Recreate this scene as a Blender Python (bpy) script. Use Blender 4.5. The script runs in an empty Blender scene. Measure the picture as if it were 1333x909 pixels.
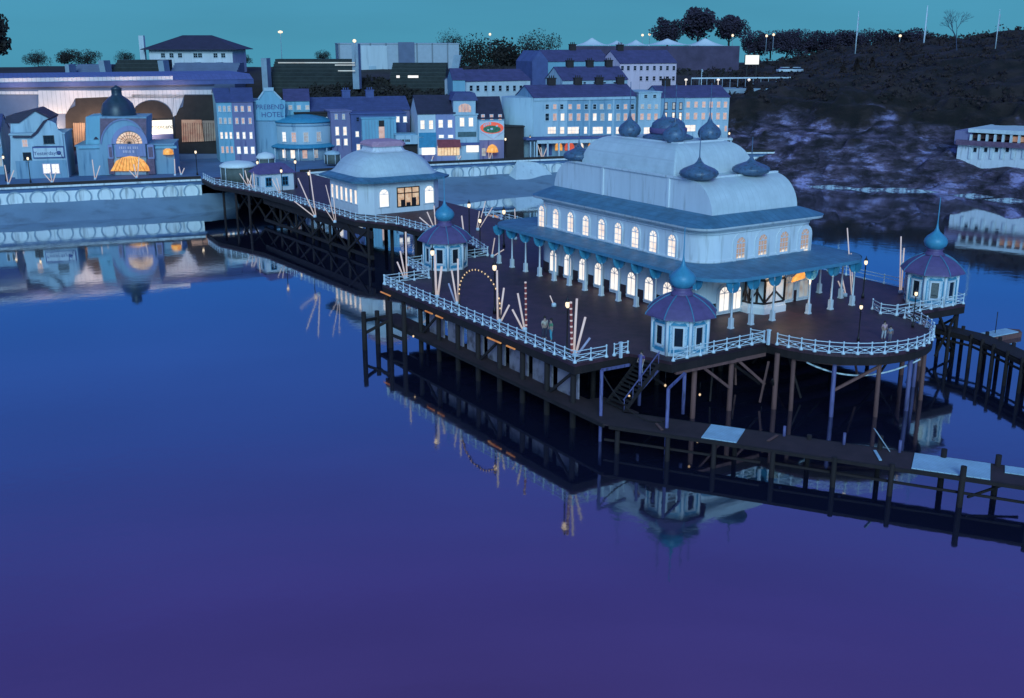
import bpy, bmesh, math, random
from mathutils import Vector, noise
R = random.Random(7)
sc = bpy.context.scene
COL = sc.collection
TAU = math.tau
# ------------------------------------------------------------------ survey helpers
F, H, PITCH, CX, CY = 1396., 27., math.radians(16.1), 666.5, 454.5
cp, sp = math.cos(PITCH), math.sin(PITCH)
def ray(x, y):
    u = (x - CX) / F; v = (CY - y) / F
    return (u, cp + v * sp, -sp + v * cp)
def P(x, y, z):                       # point of level z seen there
    d = ray(x, y); t = (z - H) / d[2]
    return (d[0] * t, d[1] * t, z)
def D(x, y, Y):                       # point at distance Y seen there
    d = ray(x, y); t = Y / d[1]
    return (d[0] * t, Y, H + d[2] * t)
A = (-.542, .840); B = (.840, .542); Q = (4.42, 72.41)
TH = math.atan2(.542, .840)
def W(a, b, z=0.): return (Q[0] + a * B[0] + b * A[0], Q[1] + a * B[1] + b * A[1], z)
def LOC(p):
    dx, dy = p[0] - Q[0], p[1] - Q[1]
    return (dx * B[0] + dy * B[1], dx * A[0] + dy * A[1])
def PL(x, y, z=5.): return LOC(P(x, y, z))
def PB(x, y, b):                      # (a, z) on the plane b = const
    d = ray(x, y); k = b + Q[0] * A[0] + Q[1] * A[1]
    t = k / (d[0] * A[0] + d[1] * A[1]); q = (d[0] * t, d[1] * t)
    return LOC(q)[0], H + d[2] * t
# ------------------------------------------------------------------ materials
EXPO = 0.85
EG = 1.0 / (2 ** EXPO)                # keeps lamp brightness independent of the exposure
def nt(m):
    m.use_nodes = True
    return m.node_tree.nodes, m.node_tree.links
_m = {}
def mat(name, col, rough=.7, var=.18, scale=1.2, bump=.0, bscale=None, metal=0., streak=False, dirt=None, dirt_at=.62):
    if name in _m: return _m[name]
    m = bpy.data.materials.new(name); n, l = nt(m)
    b = n['Principled BSDF']; b.inputs['Roughness'].default_value = rough; b.inputs['Metallic'].default_value = metal
    tc = n.new('ShaderNodeTexCoord'); mp = n.new('ShaderNodeMapping'); l.new(tc.outputs['Object'], mp.inputs['Vector'])
    if streak: mp.inputs['Scale'].default_value = (1, 1, .12)
    ns = n.new('ShaderNodeTexNoise'); ns.inputs['Scale'].default_value = scale; ns.inputs['Detail'].default_value = 6; ns.inputs['Roughness'].default_value = .65
    l.new(mp.outputs['Vector'], ns.inputs['Vector'])
    rp = n.new('ShaderNodeValToRGB'); e = rp.color_ramp.elements
    e[0].position = .28; e[1].position = .72
    e[0].color = tuple(c * (1 - var) for c in col) + (1,); e[1].color = tuple(min(.95, c * (1 + var)) for c in col) + (1,)
    l.new(ns.outputs['Fac'], rp.inputs['Fac']); out = rp.outputs['Color']
    if dirt:
        n2 = n.new('ShaderNodeTexNoise'); n2.inputs['Scale'].default_value = scale * 3.1; n2.inputs['Detail'].default_value = 8
        l.new(mp.outputs['Vector'], n2.inputs['Vector'])
        r2 = n.new('ShaderNodeValToRGB'); r2.color_ramp.elements[0].position = dirt_at - .1; r2.color_ramp.elements[1].position = dirt_at + .1
        l.new(n2.outputs['Fac'], r2.inputs['Fac'])
        mx = n.new('ShaderNodeMixRGB'); l.new(r2.outputs['Color'], mx.inputs['Fac']); l.new(out, mx.inputs['Color1'])
        mx.inputs['Color2'].default_value = tuple(dirt) + (1,); out = mx.outputs['Color']
    l.new(out, b.inputs['Base Color'])
    if bump:
        bn = n.new('ShaderNodeTexNoise'); bn.inputs['Scale'].default_value = bscale or scale * 6; bn.inputs['Detail'].default_value = 5
        l.new(mp.outputs['Vector'], bn.inputs['Vector'])
        bp = n.new('ShaderNodeBump'); bp.inputs['Strength'].default_value = bump; bp.inputs['Distance'].default_value = .1
        l.new(bn.outputs['Fac'], bp.inputs['Height']); l.new(bp.outputs['Normal'], b.inputs['Normal'])
    _m[name] = m
    return m
def ribbed(name, col, axis='X', pitch=.45, depth=.5, rough=.55, var=.14, gap=.55):
    """sheet roofing, boarding or slates: narrow joints every pitch metres along one axis"""
    if name in _m: return _m[name]
    m = mat(name, col, rough, var, .8); n, l = m.node_tree.nodes, m.node_tree.links
    b = n['Principled BSDF']; src = b.inputs['Base Color'].links[0].from_socket
    tc = n.new('ShaderNodeTexCoord'); sx = n.new('ShaderNodeSeparateXYZ'); l.new(tc.outputs['Object'], sx.inputs['Vector'])
    k = n.new('ShaderNodeMath'); k.operation = 'DIVIDE'; l.new(sx.outputs[axis], k.inputs[0]); k.inputs[1].default_value = pitch
    fr = n.new('ShaderNodeMath'); fr.operation = 'FRACT'; l.new(k.outputs[0], fr.inputs[0])
    lt = n.new('ShaderNodeMath'); lt.operation = 'LESS_THAN'; l.new(fr.outputs[0], lt.inputs[0]); lt.inputs[1].default_value = .1
    mx = n.new('ShaderNodeMixRGB'); mx.inputs['Color2'].default_value = tuple(c * gap for c in col) + (1,)
    l.new(lt.outputs[0], mx.inputs['Fac']); l.new(src, mx.inputs['Color1']); l.new(mx.outputs['Color'], b.inputs['Base Color'])
    bp = n.new('ShaderNodeBump'); bp.inputs['Strength'].default_value = depth; bp.inputs['Distance'].default_value = .03; bp.invert = True
    l.new(lt.outputs[0], bp.inputs['Height']); l.new(bp.outputs['Normal'], b.inputs['Normal'])
    return m
def glow(name, col, s, var=.25, scale=1.5):
    if name in _m: return _m[name]
    m = bpy.data.materials.new(name); n, l = nt(m); b = n['Principled BSDF']
    b.inputs['Base Color'].default_value = tuple(c * .4 for c in col) + (1,); b.inputs['Roughness'].default_value = .4
    if var:
        tc = n.new('ShaderNodeTexCoord'); oi = n.new('ShaderNodeObjectInfo'); ad = n.new('ShaderNodeVectorMath'); ad.operation = 'MULTIPLY_ADD'
        l.new(tc.outputs['Object'], ad.inputs[0]); ad.inputs[1].default_value = (1, 1, 1); l.new(oi.outputs['Location'], ad.inputs[2])
        ns = n.new('ShaderNodeTexNoise'); ns.inputs['Scale'].default_value = scale; ns.inputs['Detail'].default_value = 4
        l.new(ad.outputs[0], ns.inputs['Vector'])
        rp = n.new('ShaderNodeValToRGB'); e = rp.color_ramp.elements; e[0].position = .3; e[1].position = .68
        e[0].color = (col[0] * (1 - var * .6), col[1] * (1 - var * 1.2), col[2] * (1 - var * 1.6), 1); e[1].color = tuple(col) + (1,)
        l.new(ns.outputs['Fac'], rp.inputs['Fac']); l.new(rp.outputs['Color'], b.inputs['Emission Color'])
    else: b.inputs['Emission Color'].default_value = tuple(col) + (1,)
    b.inputs['Emission Strength'].default_value = s * EG
    _m[name] = m
    return m
M = dict(
    white=mat('white_paint', (.70, .72, .74), .6, .09, .7, dirt=(.46, .46, .45), dirt_at=.66, streak=True),
    rail=mat('railing_paint', (.66, .74, .78), .5, .1, 2., dirt=(.22, .22, .22), dirt_at=.7),
    dome=ribbed('white_sheet_roof', (.60, .65, .66), 'X', .62, .2, .5, .12, .92),
    blueroof=ribbed('blue_painted_roof', (.078, .20, .30), 'X', .7, .4, .6, .34, .78),
    bluetrim=mat('blue_trim', (.08, .24, .36), .5, .2, 2.),
    teal=mat('teal_paint', (.05, .27, .42), .5, .2, 2.),
    domeblue=mat('dome_blue', (.080, .14, .23), .42, .3, 1.2, dirt=(.05, .05, .07), dirt_at=.62),
    onion=mat('onion_teal', (.06, .28, .42), .42, .2, 1.5),
    kroof=mat('plum_roof', (.125, .082, .20), .55, .2, 1.5, bump=.1),
    kwall=mat('kiosk_white', (.50, .62, .70), .6, .22, 4., dirt=(.10, .32, .46), dirt_at=.6),
    dado=mat('dado_brown', (.035, .016, .018), .7, .3, 2.),
    deck=ribbed('deck_planks', (.058, .021, .031), 'Y', .30, .4, .55, .60, .4),
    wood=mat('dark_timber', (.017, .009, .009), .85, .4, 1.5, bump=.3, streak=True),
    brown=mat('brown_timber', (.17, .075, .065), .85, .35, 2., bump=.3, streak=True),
    bluepost=mat('blue_painted_post', (.13, .12, .27), .6, .3, 2., bump=.2, streak=True, dirt=(.04, .04, .06)),
    board=ribbed('pale_boards', (.40, .56, .66), 'X', .22, .4, .7, .2, .6),
    stage=ribbed('stage_boards', (.045, .022, .024), 'X', .2, .4, .8, .4, .45),
    hull=mat('pale_hoarding', (.27, .23, .27), .85, .25, .4, dirt=(.08, .06, .07), dirt_at=.60),
    iron=mat('dark_iron', (.016, .011, .012), .5, .2, 3.),
    glass=mat('dark_pane', (.015, .02, .03), .12, .2, 1.),
    slate=ribbed('purple_slate', (.082, .068, .165), 'Z', .34, .3, .7, .28, .75),
    slate2=ribbed('blue_slate', (.070, .080, .20), 'Z', .34, .3, .7, .25, .75),
    slate3=ribbed('dark_slate', (.040, .032, .062), 'Z', .34, .3, .7, .3, .7),
    stonew=mat('sea_wall_white', (.76, .78, .76), .8, .1, .5, dirt=(.32, .34, .34), dirt_at=.64, streak=True, bump=.1),
    plight=mat('pale_blue_render', (.42, .54, .60), .8, .12, .5, dirt=(.22, .32, .4), dirt_at=.66, streak=True),
    pblue=mat('mid_blue_render', (.24, .38, .48), .8, .14, .5, dirt=(.1, .2, .3), dirt_at=.66, streak=True),
    pcyan=mat('cyan_render', (.22, .44, .54), .8, .14, .5, dirt=(.1, .28, .36), dirt_at=.66, streak=True),
    ppurple=mat('purple_render', (.22, .20, .34), .8, .14, .5, dirt=(.09, .08, .2), dirt_at=.66, streak=True),
    pviolet=mat('violet_render', (.29, .30, .48), .8, .12, .5, dirt=(.2, .2, .3), dirt_at=.66, streak=True),
    ppink=mat('pink_render', (.74, .58, .66), .8, .08, .5, dirt=(.5, .42, .48), dirt_at=.67, streak=True),
    pwhite=mat('white_render', (.60, .66, .68), .8, .1, .5, dirt=(.4, .45, .48), dirt_at=.67, streak=True),
    pdark=mat('dark_render', (.034, .024, .022), .85, .3, .6),
    pnavy=mat('navy_render', (.085, .11, .26), .8, .2, .6),
    wallb=mat('paving_blue', (.10, .17, .30), .85, .2, .35, bump=.15),
    sand=mat('beach_sand', (.20, .28, .37), .95, .16, .10, bump=.3, bscale=1.2, dirt=(.15, .20, .26), dirt_at=.62),
    concrete=mat('pale_concrete', (.30, .38, .44), .85, .2, .4),
    box=ribbed('pale_cladding', (.42, .47, .52), 'X', 4.2, .4, .6, .1, .55),
    corr=ribbed('corrugated_white', (.66, .60, .60), 'X', .75, .5, .55, .08, .66),
    hallroof=ribbed('hall_roof', (.12, .15, .33), 'X', .8, .5, .5, .2, .7),
    grey=mat('grey_cladding', (.14, .17, .26), .7, .15, .4),
    bank=mat('dark_bank', (.030, .018, .012), .95, .45, .25, bump=.6, bscale=.9),
    seat=ribbed('terrace_steps', (.032, .038, .036), 'Z', .8, .5, .9, .35, 2.2),
    tent=mat('tent_white', (.80, .82, .80), .6, .06, .2),
    skin=mat('skin', (.42, .26, .2), .6, .05, 5.), hair=mat('hair', (.03, .02, .015), .7, .2, 9.),
    red=mat('red_paint', (.34, .05, .04), .5, .2, 3.), orange=mat('orange_paint', (.6, .2, .04), .5, .2, 3.),
    lit=glow('window_light', (1., .88, .75), 1.05, .3, 1.3),
    litw=glow('window_white', (1., .93, .84), 1.05, .15, 1.),
    litp=glow('window_pink', (1., .66, .54), .50, .5, 1.6),
    lito=glow('orange_light', (1., .50, .12), .95, .5, 2.2),
    litr=glow('red_light', (1., .16, .09), .62, .25, 2.),
    litcy=glow('dim_window', (.78, .80, .76), .36, .6, 1.5),
    lamp=glow('lamp_glow', (1., .76, .50), 1.4, 0),
    bulb=glow('bulb_glow', (1., .66, .36), .85, 0),
    litf=None,
    tube=glow('tube_glow', (1., .83, .78), .40, .15, .8),
    tubedim=glow('tube_dim', (.50, .62, .95), .16, .15, .8),
    screen=glow('screen_glow', (1., .97, .85), 1., .08, .1),
    strip=glow('strip_glow', (1., .45, .13), .50, .6, 1.2),
)
M['rail_dark'] = mat('weathered_rail', (.30, .36, .42), .6, .2, 3.)
def blind_glow():
    m = bpy.data.materials.new('half_blind_window'); n, l = nt(m); b = n['Principled BSDF']; b.inputs['Base Color'].default_value = (.2, .15, .1, 1); b.inputs['Roughness'].default_value = .4
    tc = n.new('ShaderNodeTexCoord'); sx = n.new('ShaderNodeSeparateXYZ'); l.new(tc.outputs['Object'], sx.inputs[0]); ns = n.new('ShaderNodeTexNoise'); ns.inputs['Scale'].default_value = 2.5; l.new(tc.outputs['Object'], ns.inputs['Vector'])
    ad = n.new('ShaderNodeMath'); ad.operation = 'MULTIPLY_ADD'; l.new(ns.outputs['Fac'], ad.inputs[0]); ad.inputs[1].default_value = .7; l.new(sx.outputs['Z'], ad.inputs[2])
    rp = n.new('ShaderNodeValToRGB'); e = rp.color_ramp.elements; e[0].position = .80; e[0].color = (1, .86, .72, 1); e[1].position = 1.0; e[1].color = (.36, .22, .16, 1); l.new(ad.outputs[0], rp.inputs['Fac'])
    l.new(rp.outputs['Color'], b.inputs['Emission Color']); b.inputs['Emission Strength'].default_value = .95 * EG
    return m
M['litf'] = blind_glow()
# ------------------------------------------------------------------ mesh builder
class MB:
    def __init__(s, o=(0, 0, 0)): s.v = []; s.f = []; s.m = []; s.o = o; s.sm = []
    def add(s, vs, fs, m=0, smooth=False):
        k = len(s.v); o = s.o
        s.v += [(p[0] - o[0], p[1] - o[1], p[2] - o[2]) for p in vs]
        for f in fs: s.f.append(tuple(i + k for i in f)); s.m.append(m); s.sm.append(smooth)
        return s
    def box(s, x0, x1, y0, y1, z0, z1, m=0):
        return s.add([(x0, y0, z0), (x1, y0, z0), (x1, y1, z0), (x0, y1, z0), (x0, y0, z1), (x1, y0, z1), (x1, y1, z1), (x0, y1, z1)],
                     [(3, 2, 1, 0), (4, 5, 6, 7), (0, 1, 5, 4), (1, 2, 6, 5), (2, 3, 7, 6), (3, 0, 4, 7)], m)
    def cyl(s, p, q, r0, r1=None, n=8, m=0, cap=True, smooth=True):
        r1 = r0 if r1 is None else r1
        p = Vector(p); q = Vector(q); d = (q - p)
        if d.length < 1e-6: return s
        d.normalize(); u = d.orthogonal().normalized(); w = d.cross(u)
        vs = []
        for c, r in ((p, r0), (q, r1)):
            for i in range(n):
                t = TAU * i / n; vs.append(tuple(c + u * (r * math.cos(t)) + w * (r * math.sin(t))))
        s.add(vs, [(i, (i + 1) % n, n + (i + 1) % n, n + i) for i in range(n)], m, smooth)
        if cap:
            k = len(s.v) - 2 * n
            s.f.append(tuple(k + i for i in reversed(range(n)))); s.m.append(m); s.sm.append(False)
            s.f.append(tuple(k + n + i for i in range(n))); s.m.append(m); s.sm.append(False)
        return s
    def bar(s, p, q, w, h, m=0):
        p = Vector(p); q = Vector(q); d = (q - p).normalized()
        side = d.cross(Vector((0, 0, 1)))
        side = Vector((1, 0, 0)) if side.length < .01 else side.normalized()
        up = side.cross(d); vs = []
        for c in (p, q):
            for a, b in ((-1, -1), (1, -1), (1, 1), (-1, 1)): vs.append(tuple(c + side * (a * w / 2) + up * (b * h / 2)))
        return s.add(vs, [(3, 2, 1, 0), (4, 5, 6, 7), (0, 1, 5, 4), (1, 2, 6, 5), (2, 3, 7, 6), (3, 0, 4, 7)], m)
    def prism(s, poly, z0, z1, m=0, mtop=None, bottom=True):
        n = len(poly)
        s.add([(p[0], p[1], z0) for p in poly] + [(p[0], p[1], z1) for p in poly], [(i, (i + 1) % n, n + (i + 1) % n, n + i) for i in range(n)], m)
        k = len(s.v) - 2 * n
        s.f.append(tuple(k + n + i for i in range(n))); s.m.append(m if mtop is None else mtop); s.sm.append(False)
        if bottom: s.f.append(tuple(k + i for i in reversed(range(n)))); s.m.append(m); s.sm.append(False)
        return s
    def loft(s, rings, m=0, smooth=False, cap0=False, cap1=False):
        n = len(rings[0]); vs = [p for r in rings for p in r]; fs = []
        for j in range(len(rings) - 1):
            for i in range(n): fs.append((j * n + i, j * n + (i + 1) % n, (j + 1) * n + (i + 1) % n, (j + 1) * n + i))
        s.add(vs, fs, m, smooth); k = len(s.v) - len(vs)
        if cap0: s.f.append(tuple(k + i for i in reversed(range(n)))); s.m.append(m); s.sm.append(False)
        if cap1: s.f.append(tuple(k + len(vs) - n + i for i in range(n))); s.m.append(m); s.sm.append(False)
        return s
    def lathe(s, cx, cy, prof, n=16, m=0, smooth=True, rot=0., sx=1., sy=1.):
        rings = [[(cx + sx * r * math.cos(TAU * i / n + rot), cy + sy * r * math.sin(TAU * i / n + rot), z) for i in range(n)] for r, z in prof]
        return s.loft(rings, m, smooth, True, True)
    def extr(s, poly, vec, m=0, smooth=False):
        n = len(poly); vec = Vector(vec); q = [tuple(Vector(p) + vec) for p in poly]
        s.add(list(poly) + q, [(i, (i + 1) % n, n + (i + 1) % n, n + i) for i in range(n)], m, smooth)
        k = len(s.v) - 2 * n
        s.f.append(tuple(k + i for i in reversed(range(n)))); s.m.append(m); s.sm.append(False)
        s.f.append(tuple(k + n + i for i in range(n))); s.m.append(m); s.sm.append(False)
        return s
    def build(s, name, mats, parent=None, loc=(0, 0, 0), rotz=0., fix=True):
        me = bpy.data.meshes.new(name); me.from_pydata(s.v, [], s.f)
        for mm in (mats if isinstance(mats, (list, tuple)) else [mats]): me.materials.append(M[mm] if isinstance(mm, str) else mm)
        me.polygons.foreach_set('material_index', s.m); me.polygons.foreach_set('use_smooth', s.sm)
        if fix:
            bm = bmesh.new(); bm.from_mesh(me); bmesh.ops.recalc_face_normals(bm, faces=bm.faces); bm.to_mesh(me); bm.free()
        me.update()
        o = bpy.data.objects.new(name, me); COL.objects.link(o)
        o.location = loc; o.rotation_euler = (0, 0, rotz)
        if parent: o.parent = parent
        return o
def tag(o, label, cat, group=None, kind=None):
    if label: o['label'] = label
    if cat: o['category'] = cat
    if group: o['group'] = group
    if kind: o['kind'] = kind
    return o
def thing(name, label, cat, loc, rotz=0., group=None):
    o = bpy.data.objects.new(name, None); COL.objects.link(o); o.empty_display_size = .2
    o.location = loc; o.rotation_euler = (0, 0, rotz)
    return tag(o, label, cat, group)
def pthing(name, label, cat, a, b, z=5., group=None):  # a thing on the pier, axes along the pier
    return thing(name, label, cat, W(a, b, z), TH, group)
def struct(o): o['kind'] = 'structure'; return o
def copy_part(o, parent, loc, rotz=None):
    c = o.copy(); COL.objects.link(c); c.parent = parent; c.location = loc
    if rotz is not None: c.rotation_euler = (0, 0, rotz)
    for k in list(o.children):
        d = k.copy(); COL.objects.link(d); d.parent = c
    return c
def copy_tree(o, loc, rotz, label=None, scale=None):
    c = o.copy(); COL.objects.link(c); c.location = loc; c.rotation_euler = (0, 0, rotz)
    if scale: c.scale = scale
    if label: c['label'] = label
    for k in list(o.children):
        d = k.copy(); COL.objects.link(d); d.parent = c
        for g in list(k.children):
            e = g.copy(); COL.objects.link(e); e.parent = d
    return c
def rrect(a0, a1, b0, b1, r, z, n=6):
    out = []
    for cx, cy, t0 in ((a1 - r, b0 + r, -90), (a1 - r, b1 - r, 0), (a0 + r, b1 - r, 90), (a0 + r, b0 + r, 180)):
        for i in range(n + 1):
            t = math.radians(t0 + 90 * i / n); out.append((cx + r * math.cos(t), cy + r * math.sin(t), z))
    return out
def lettering(text, size, material, parent, loc, rot=(math.pi / 2, 0, 0), name='lettering', ext=.03):
    cu = bpy.data.curves.new('letters', 'FONT'); cu.body = text; cu.size = size; cu.extrude = ext; cu.align_x = 'CENTER'; cu.align_y = 'CENTER'
    t = bpy.data.objects.new('letters', cu); COL.objects.link(t)
    bpy.context.view_layer.update()
    me = bpy.data.meshes.new_from_object(t.evaluated_get(bpy.context.evaluated_depsgraph_get()))
    bpy.data.objects.remove(t); bpy.data.curves.remove(cu)
    me.materials.clear(); me.materials.append(M[material])
    o = bpy.data.objects.new(name, me); COL.objects.link(o); o.parent = parent; o.location = loc; o.rotation_euler = rot
    return o
def arch_pts(w, h, n=10):             # outline of a round-headed opening, foot at z = 0
    r = w / 2
    return [(-r, 0), (r, 0)] + [(r * math.cos(math.pi * i / n), h - r + r * math.sin(math.pi * i / n)) for i in range(n + 1)]
def window_mesh(w, h, lit, frame='white', arch=False, cols=2, rows=2, sur=.10, deep=.06):
    """one window facing -y: pane (0), surround and glazing bars (1)"""
    mb = MB()
    if arch:
        pts = arch_pts(w, h); out = arch_pts(w + 2 * sur, h + sur)
        out = [(x, z - (.0 if z > 0 else .0)) for x, z in out]
        n = len(pts)
        mb.add([(x, -.025, z) for x, z in pts], [tuple(range(n))], 0)
        k = [(x, -deep, z) for x, z in pts] + [(x, -deep, z) for x, z in out] + [(x, .0, z) for x, z in pts] + [(x, .0, z) for x, z in out]
        fs = []
        for i in range(1, n): j = (i + 1) % n; fs += [(i, j, n + j, n + i), (i, 2 * n + i, 2 * n + j, j), (n + i, n + j, 3 * n + j, 3 * n + i)]
        mb.add(k, fs, 1)
        top = h - w / 2
        mb.box(-w / 2, w / 2, -deep, -.02, top - .03, top + .03, 1)
        for i in range(1, 4):
            t = math.pi * i / 4; mb.bar((0, -.045, top), (w / 2 * math.cos(t), -.045, top + w / 2 * math.sin(t)), .04, .04, 1)
    else:
        top = h
        mb.add([(-w / 2, -.025, 0), (w / 2, -.025, 0), (w / 2, -.025, h), (-w / 2, -.025, h)], [(0, 1, 2, 3)], 0)
        for x in (-1, 1): mb.box(x * (w / 2 + sur / 2) - sur / 2, x * (w / 2 + sur / 2) + sur / 2, -deep, 0, -.02, h + sur, 1)
        mb.box(-w / 2, w / 2, -deep, 0, h, h + sur, 1)
    for i in range(1, cols): x = -w / 2 + w * i / cols; mb.box(x - .022, x + .022, -.05, -.02, 0, top, 1)
    for i in range(1, rows): z = top * i / rows; mb.box(-w / 2, w / 2, -.048, -.018, z - .022, z + .022, 1)
    mb.box(-w / 2 - sur - .05, w / 2 + sur + .05, -deep - .06, 0, -.12, -.02, 1)
    return mb
_wc = {}
def window(parent, x, y, z, w, h, lit='lit', frame='white', rotz=0., **k):
    key = (round(w, 2), round(h, 2), lit, frame, tuple(sorted(k.items())))
    if key in _wc: return copy_part(_wc[key], parent, (x, y, z), rotz)
    o = window_mesh(w, h, lit, frame, **k).build('window', [lit, frame], parent, (x, y, z), rotz, fix=False)
    _wc[key] = o
    return o
# ================================================================== PIER
pier = pthing('pier', 'long dark timber pier on piles carrying the white pavilion across the water', 'pier', 23, 17, 0)
O = (23, 17, 0); DZ = 5.0
bay = [(23 + 7.4 * math.cos(math.radians(t)), -3.5 + 7.1 * math.sin(math.radians(t))) for t in range(186, 355, 8)]
bay = [(15.55, -3.4)] + bay + [(30.4, -3.4)]
deck_poly = [(0, 0), (4.9, 0), (6.1, -3.4)] + bay + [(38.9, -3.9), (39.7, 0.5), (39.9, 37), (29.6, 37), (29.6, 43)]
neck_r = [(29.6, 60), (31, 64), (31, 84), (29.5, 88), (28, 97), (28, 118.6)]
neck_l = [(10.4, 118.6), (9.6, 110), (12.6, 97), (13.1, 86), (13.2, 80), (13.6, 66), (16.6, 60), (17.1, 52), (17.3, 43)]
deck_poly += neck_r + neck_l + [(15.6, 37), (5.9, 37), (5, 30.5), (0, 30.5)]
MB(O).prism(deck_poly, DZ - .22, DZ, 0).build('deck', ['deck'], pier)
edge = MB(O)
n = len(deck_poly)
for i in range(n):
    p, q = deck_poly[i], deck_poly[(i + 1) % n]
    if p[1] >= 118 and q[1] >= 118: continue
    d = math.hypot(q[0] - p[0], q[1] - p[1]); nx, ny = -(q[1] - p[1]) / d * .14, (q[0] - p[0]) / d * .14
    edge.bar((p[0] + nx, p[1] + ny, DZ - .52), (q[0] + nx, q[1] + ny, DZ - .52), .26, .58)
for b in range(-2, 37, 3): edge.bar((.5 if 0 < b < 30 else 6.5, b, DZ - .48), (39.2, b, DZ - .48), .22, .5)
edge.build('deck_beam', ['wood'], pier)
def pile(x, y, z1=4.4, r=.2, m='wood', z0=-2.2, par=pier, o=O, lean=(0, 0)):
    k = MB(o); k.cyl((x + lean[0], y + lean[1], z0), (x, y, z1), r * 1.05, r * .95, 8); return k.build('pile', [m], par)
for k in range(10): pile(.35, .6 + k * 3.3, r=.22)
for a in (5.5, 12, 19, 26, 33): 
    for b in (5, 14, 23, 32): pile(a, b, r=.2)
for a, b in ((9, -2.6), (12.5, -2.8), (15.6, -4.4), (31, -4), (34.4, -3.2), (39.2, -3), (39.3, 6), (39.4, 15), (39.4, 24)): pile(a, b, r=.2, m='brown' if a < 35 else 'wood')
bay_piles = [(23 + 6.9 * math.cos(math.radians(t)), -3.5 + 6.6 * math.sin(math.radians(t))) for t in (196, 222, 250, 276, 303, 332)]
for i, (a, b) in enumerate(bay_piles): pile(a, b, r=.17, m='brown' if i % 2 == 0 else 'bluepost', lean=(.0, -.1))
for b in (42, 47, 52, 57):
    for a in (17.5, 23, 29): pile(a, b)
for b in range(63, 117, 6):
    for a in (14.0 if b < 96 else 11.4, 28.3): pile(a, b)
def brace(p, q, w=.14, h=.2, m='wood', name='cross_brace'): MB(O).bar(p, q, w, h).build(name, [m], pier)
for k in range(0, 9, 3): brace((.35, .6 + k * 3.3, 4.2), (.35, 3.9 + k * 3.3, 1.6))
for b in range(63, 108, 6):
    brace((13.9, b, 4.2), (13.6, b + 5.8, .6), .2, .26); brace((13.7, b + 6, 4.2), (13.9, b, .6), .18, .24)
    for a in (18, 23): pile(a, b + 1.5, r=.24)
for b in (42, 47, 52): brace((17.3, b, 4.2), (17.3, b + 5, .6)); brace((17.3, b, .9), (17.3, b + 5, .9), .16, .22)
for a in (5.5, 12, 19, 26): brace((a, -2.4 if a > 8 else 1, 4.2), (a + 4, -2.4 if a > 8 else 1, 1.4), .16, .2)
for k in range(7): MB(O).box(20 + (k % 2) * .1, 20.12 + (k % 2) * .1, 38 + k * 3.4, 41.4 + k * 3.4, .2, 4.4).build('shade_boarding', ['wood'], pier)  # added dark screen standing in for the deep shade under the neck
for z in (3.6, .7): brace((14.1, 62, z), (13.4, 98, z), .3, .4 if z < 1 else .9, name='waling')
for p, q in (((9.1, -3., 4.2), (12.2, -3., 1.9)), ((12.6, -3., 4.2), (15.3, -3.6, 1.8)), ((bay_piles[1][0], bay_piles[1][1], 2.), (bay_piles[2][0], bay_piles[2][1], 3.9))): brace(p, q, .17, .2, 'brown', 'brown_brace')
arc = [(a, b, 4.12) for a, b in bay_piles]
for p, q in zip(arc, arc[1:]): brace(p, q, .22, .26, 'brown', 'bay_beam')
brace((6.6, -3.2, 4.1), (15.4, -3.3, 4.1), .25, .28, 'brown', 'bay_beam')
R.seed(33)
for i in range(12):
    a, b = R.uniform(10, 36), R.uniform(-6 if i % 2 else -1, 5); brace((a, b, R.uniform(2.5, 4.3)), (a + R.uniform(-2.5, 2.5), b + R.uniform(-1, 2), R.uniform(-.3, 1.5)), .13, .15, 'brown' if i % 3 == 0 else 'wood', 'loose_timber')
for p, q in (((39.2, -3, 3.6), (39.3, 1.5, .3)), ((39.2, -3, .3), (39.3, 1.5, 3.6)), ((36.2, -3.4, 4.2), (39.1, -3.1, .6)), ((36.2, -3.4, .6), (39.1, -3.1, 4.2))): brace(p, q, .17, .2)
# pale hoarding set back beneath the long edge
for k in range(7): MB(O).box(1.05, 1.17, .95 + k * 3.3, 3.55 + k * 3.3, 1.9, 4.1).build('hoarding', ['hull'], pier)
for k, (b, l) in enumerate(((28.2, 2.0), (20.2, 1.3), (18.4, 1.2), (9.2, 2.0), (7.2, 1.2))): MB(O).box(-.40, -.30, b, b + l, 4.34, 4.44).build('edge_light', ['strip'], pier)
# fender piles standing outside the far left corner
fp = pthing('fender_piles', 'group of thick dark piles tied by beams outside the far left deck corner', 'piles', -2, 28, 0); FP = (-2, 28, 0)
fpts = [PL(475, 455, 0), PL(492, 447, 0), PL(509, 452, 0), PL(527, 458, 0)]
for (a, b), z in zip(fpts, (3.5, 3.1, 4.3, 4.3)): pile(a, b, z, .24, 'wood', -2, fp, FP)
for p, q, z0, z1 in ((fpts[0], fpts[1], 2.7, 2.4), (fpts[1], fpts[2], 2.4, 3.0), (fpts[2], fpts[3], 1.2, 1.1), (fpts[0], fpts[2], 1.5, 2.6)): MB(FP).bar((*p, z0), (*q, z1), .2, .24).build('waling', ['wood'], fp)
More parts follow.
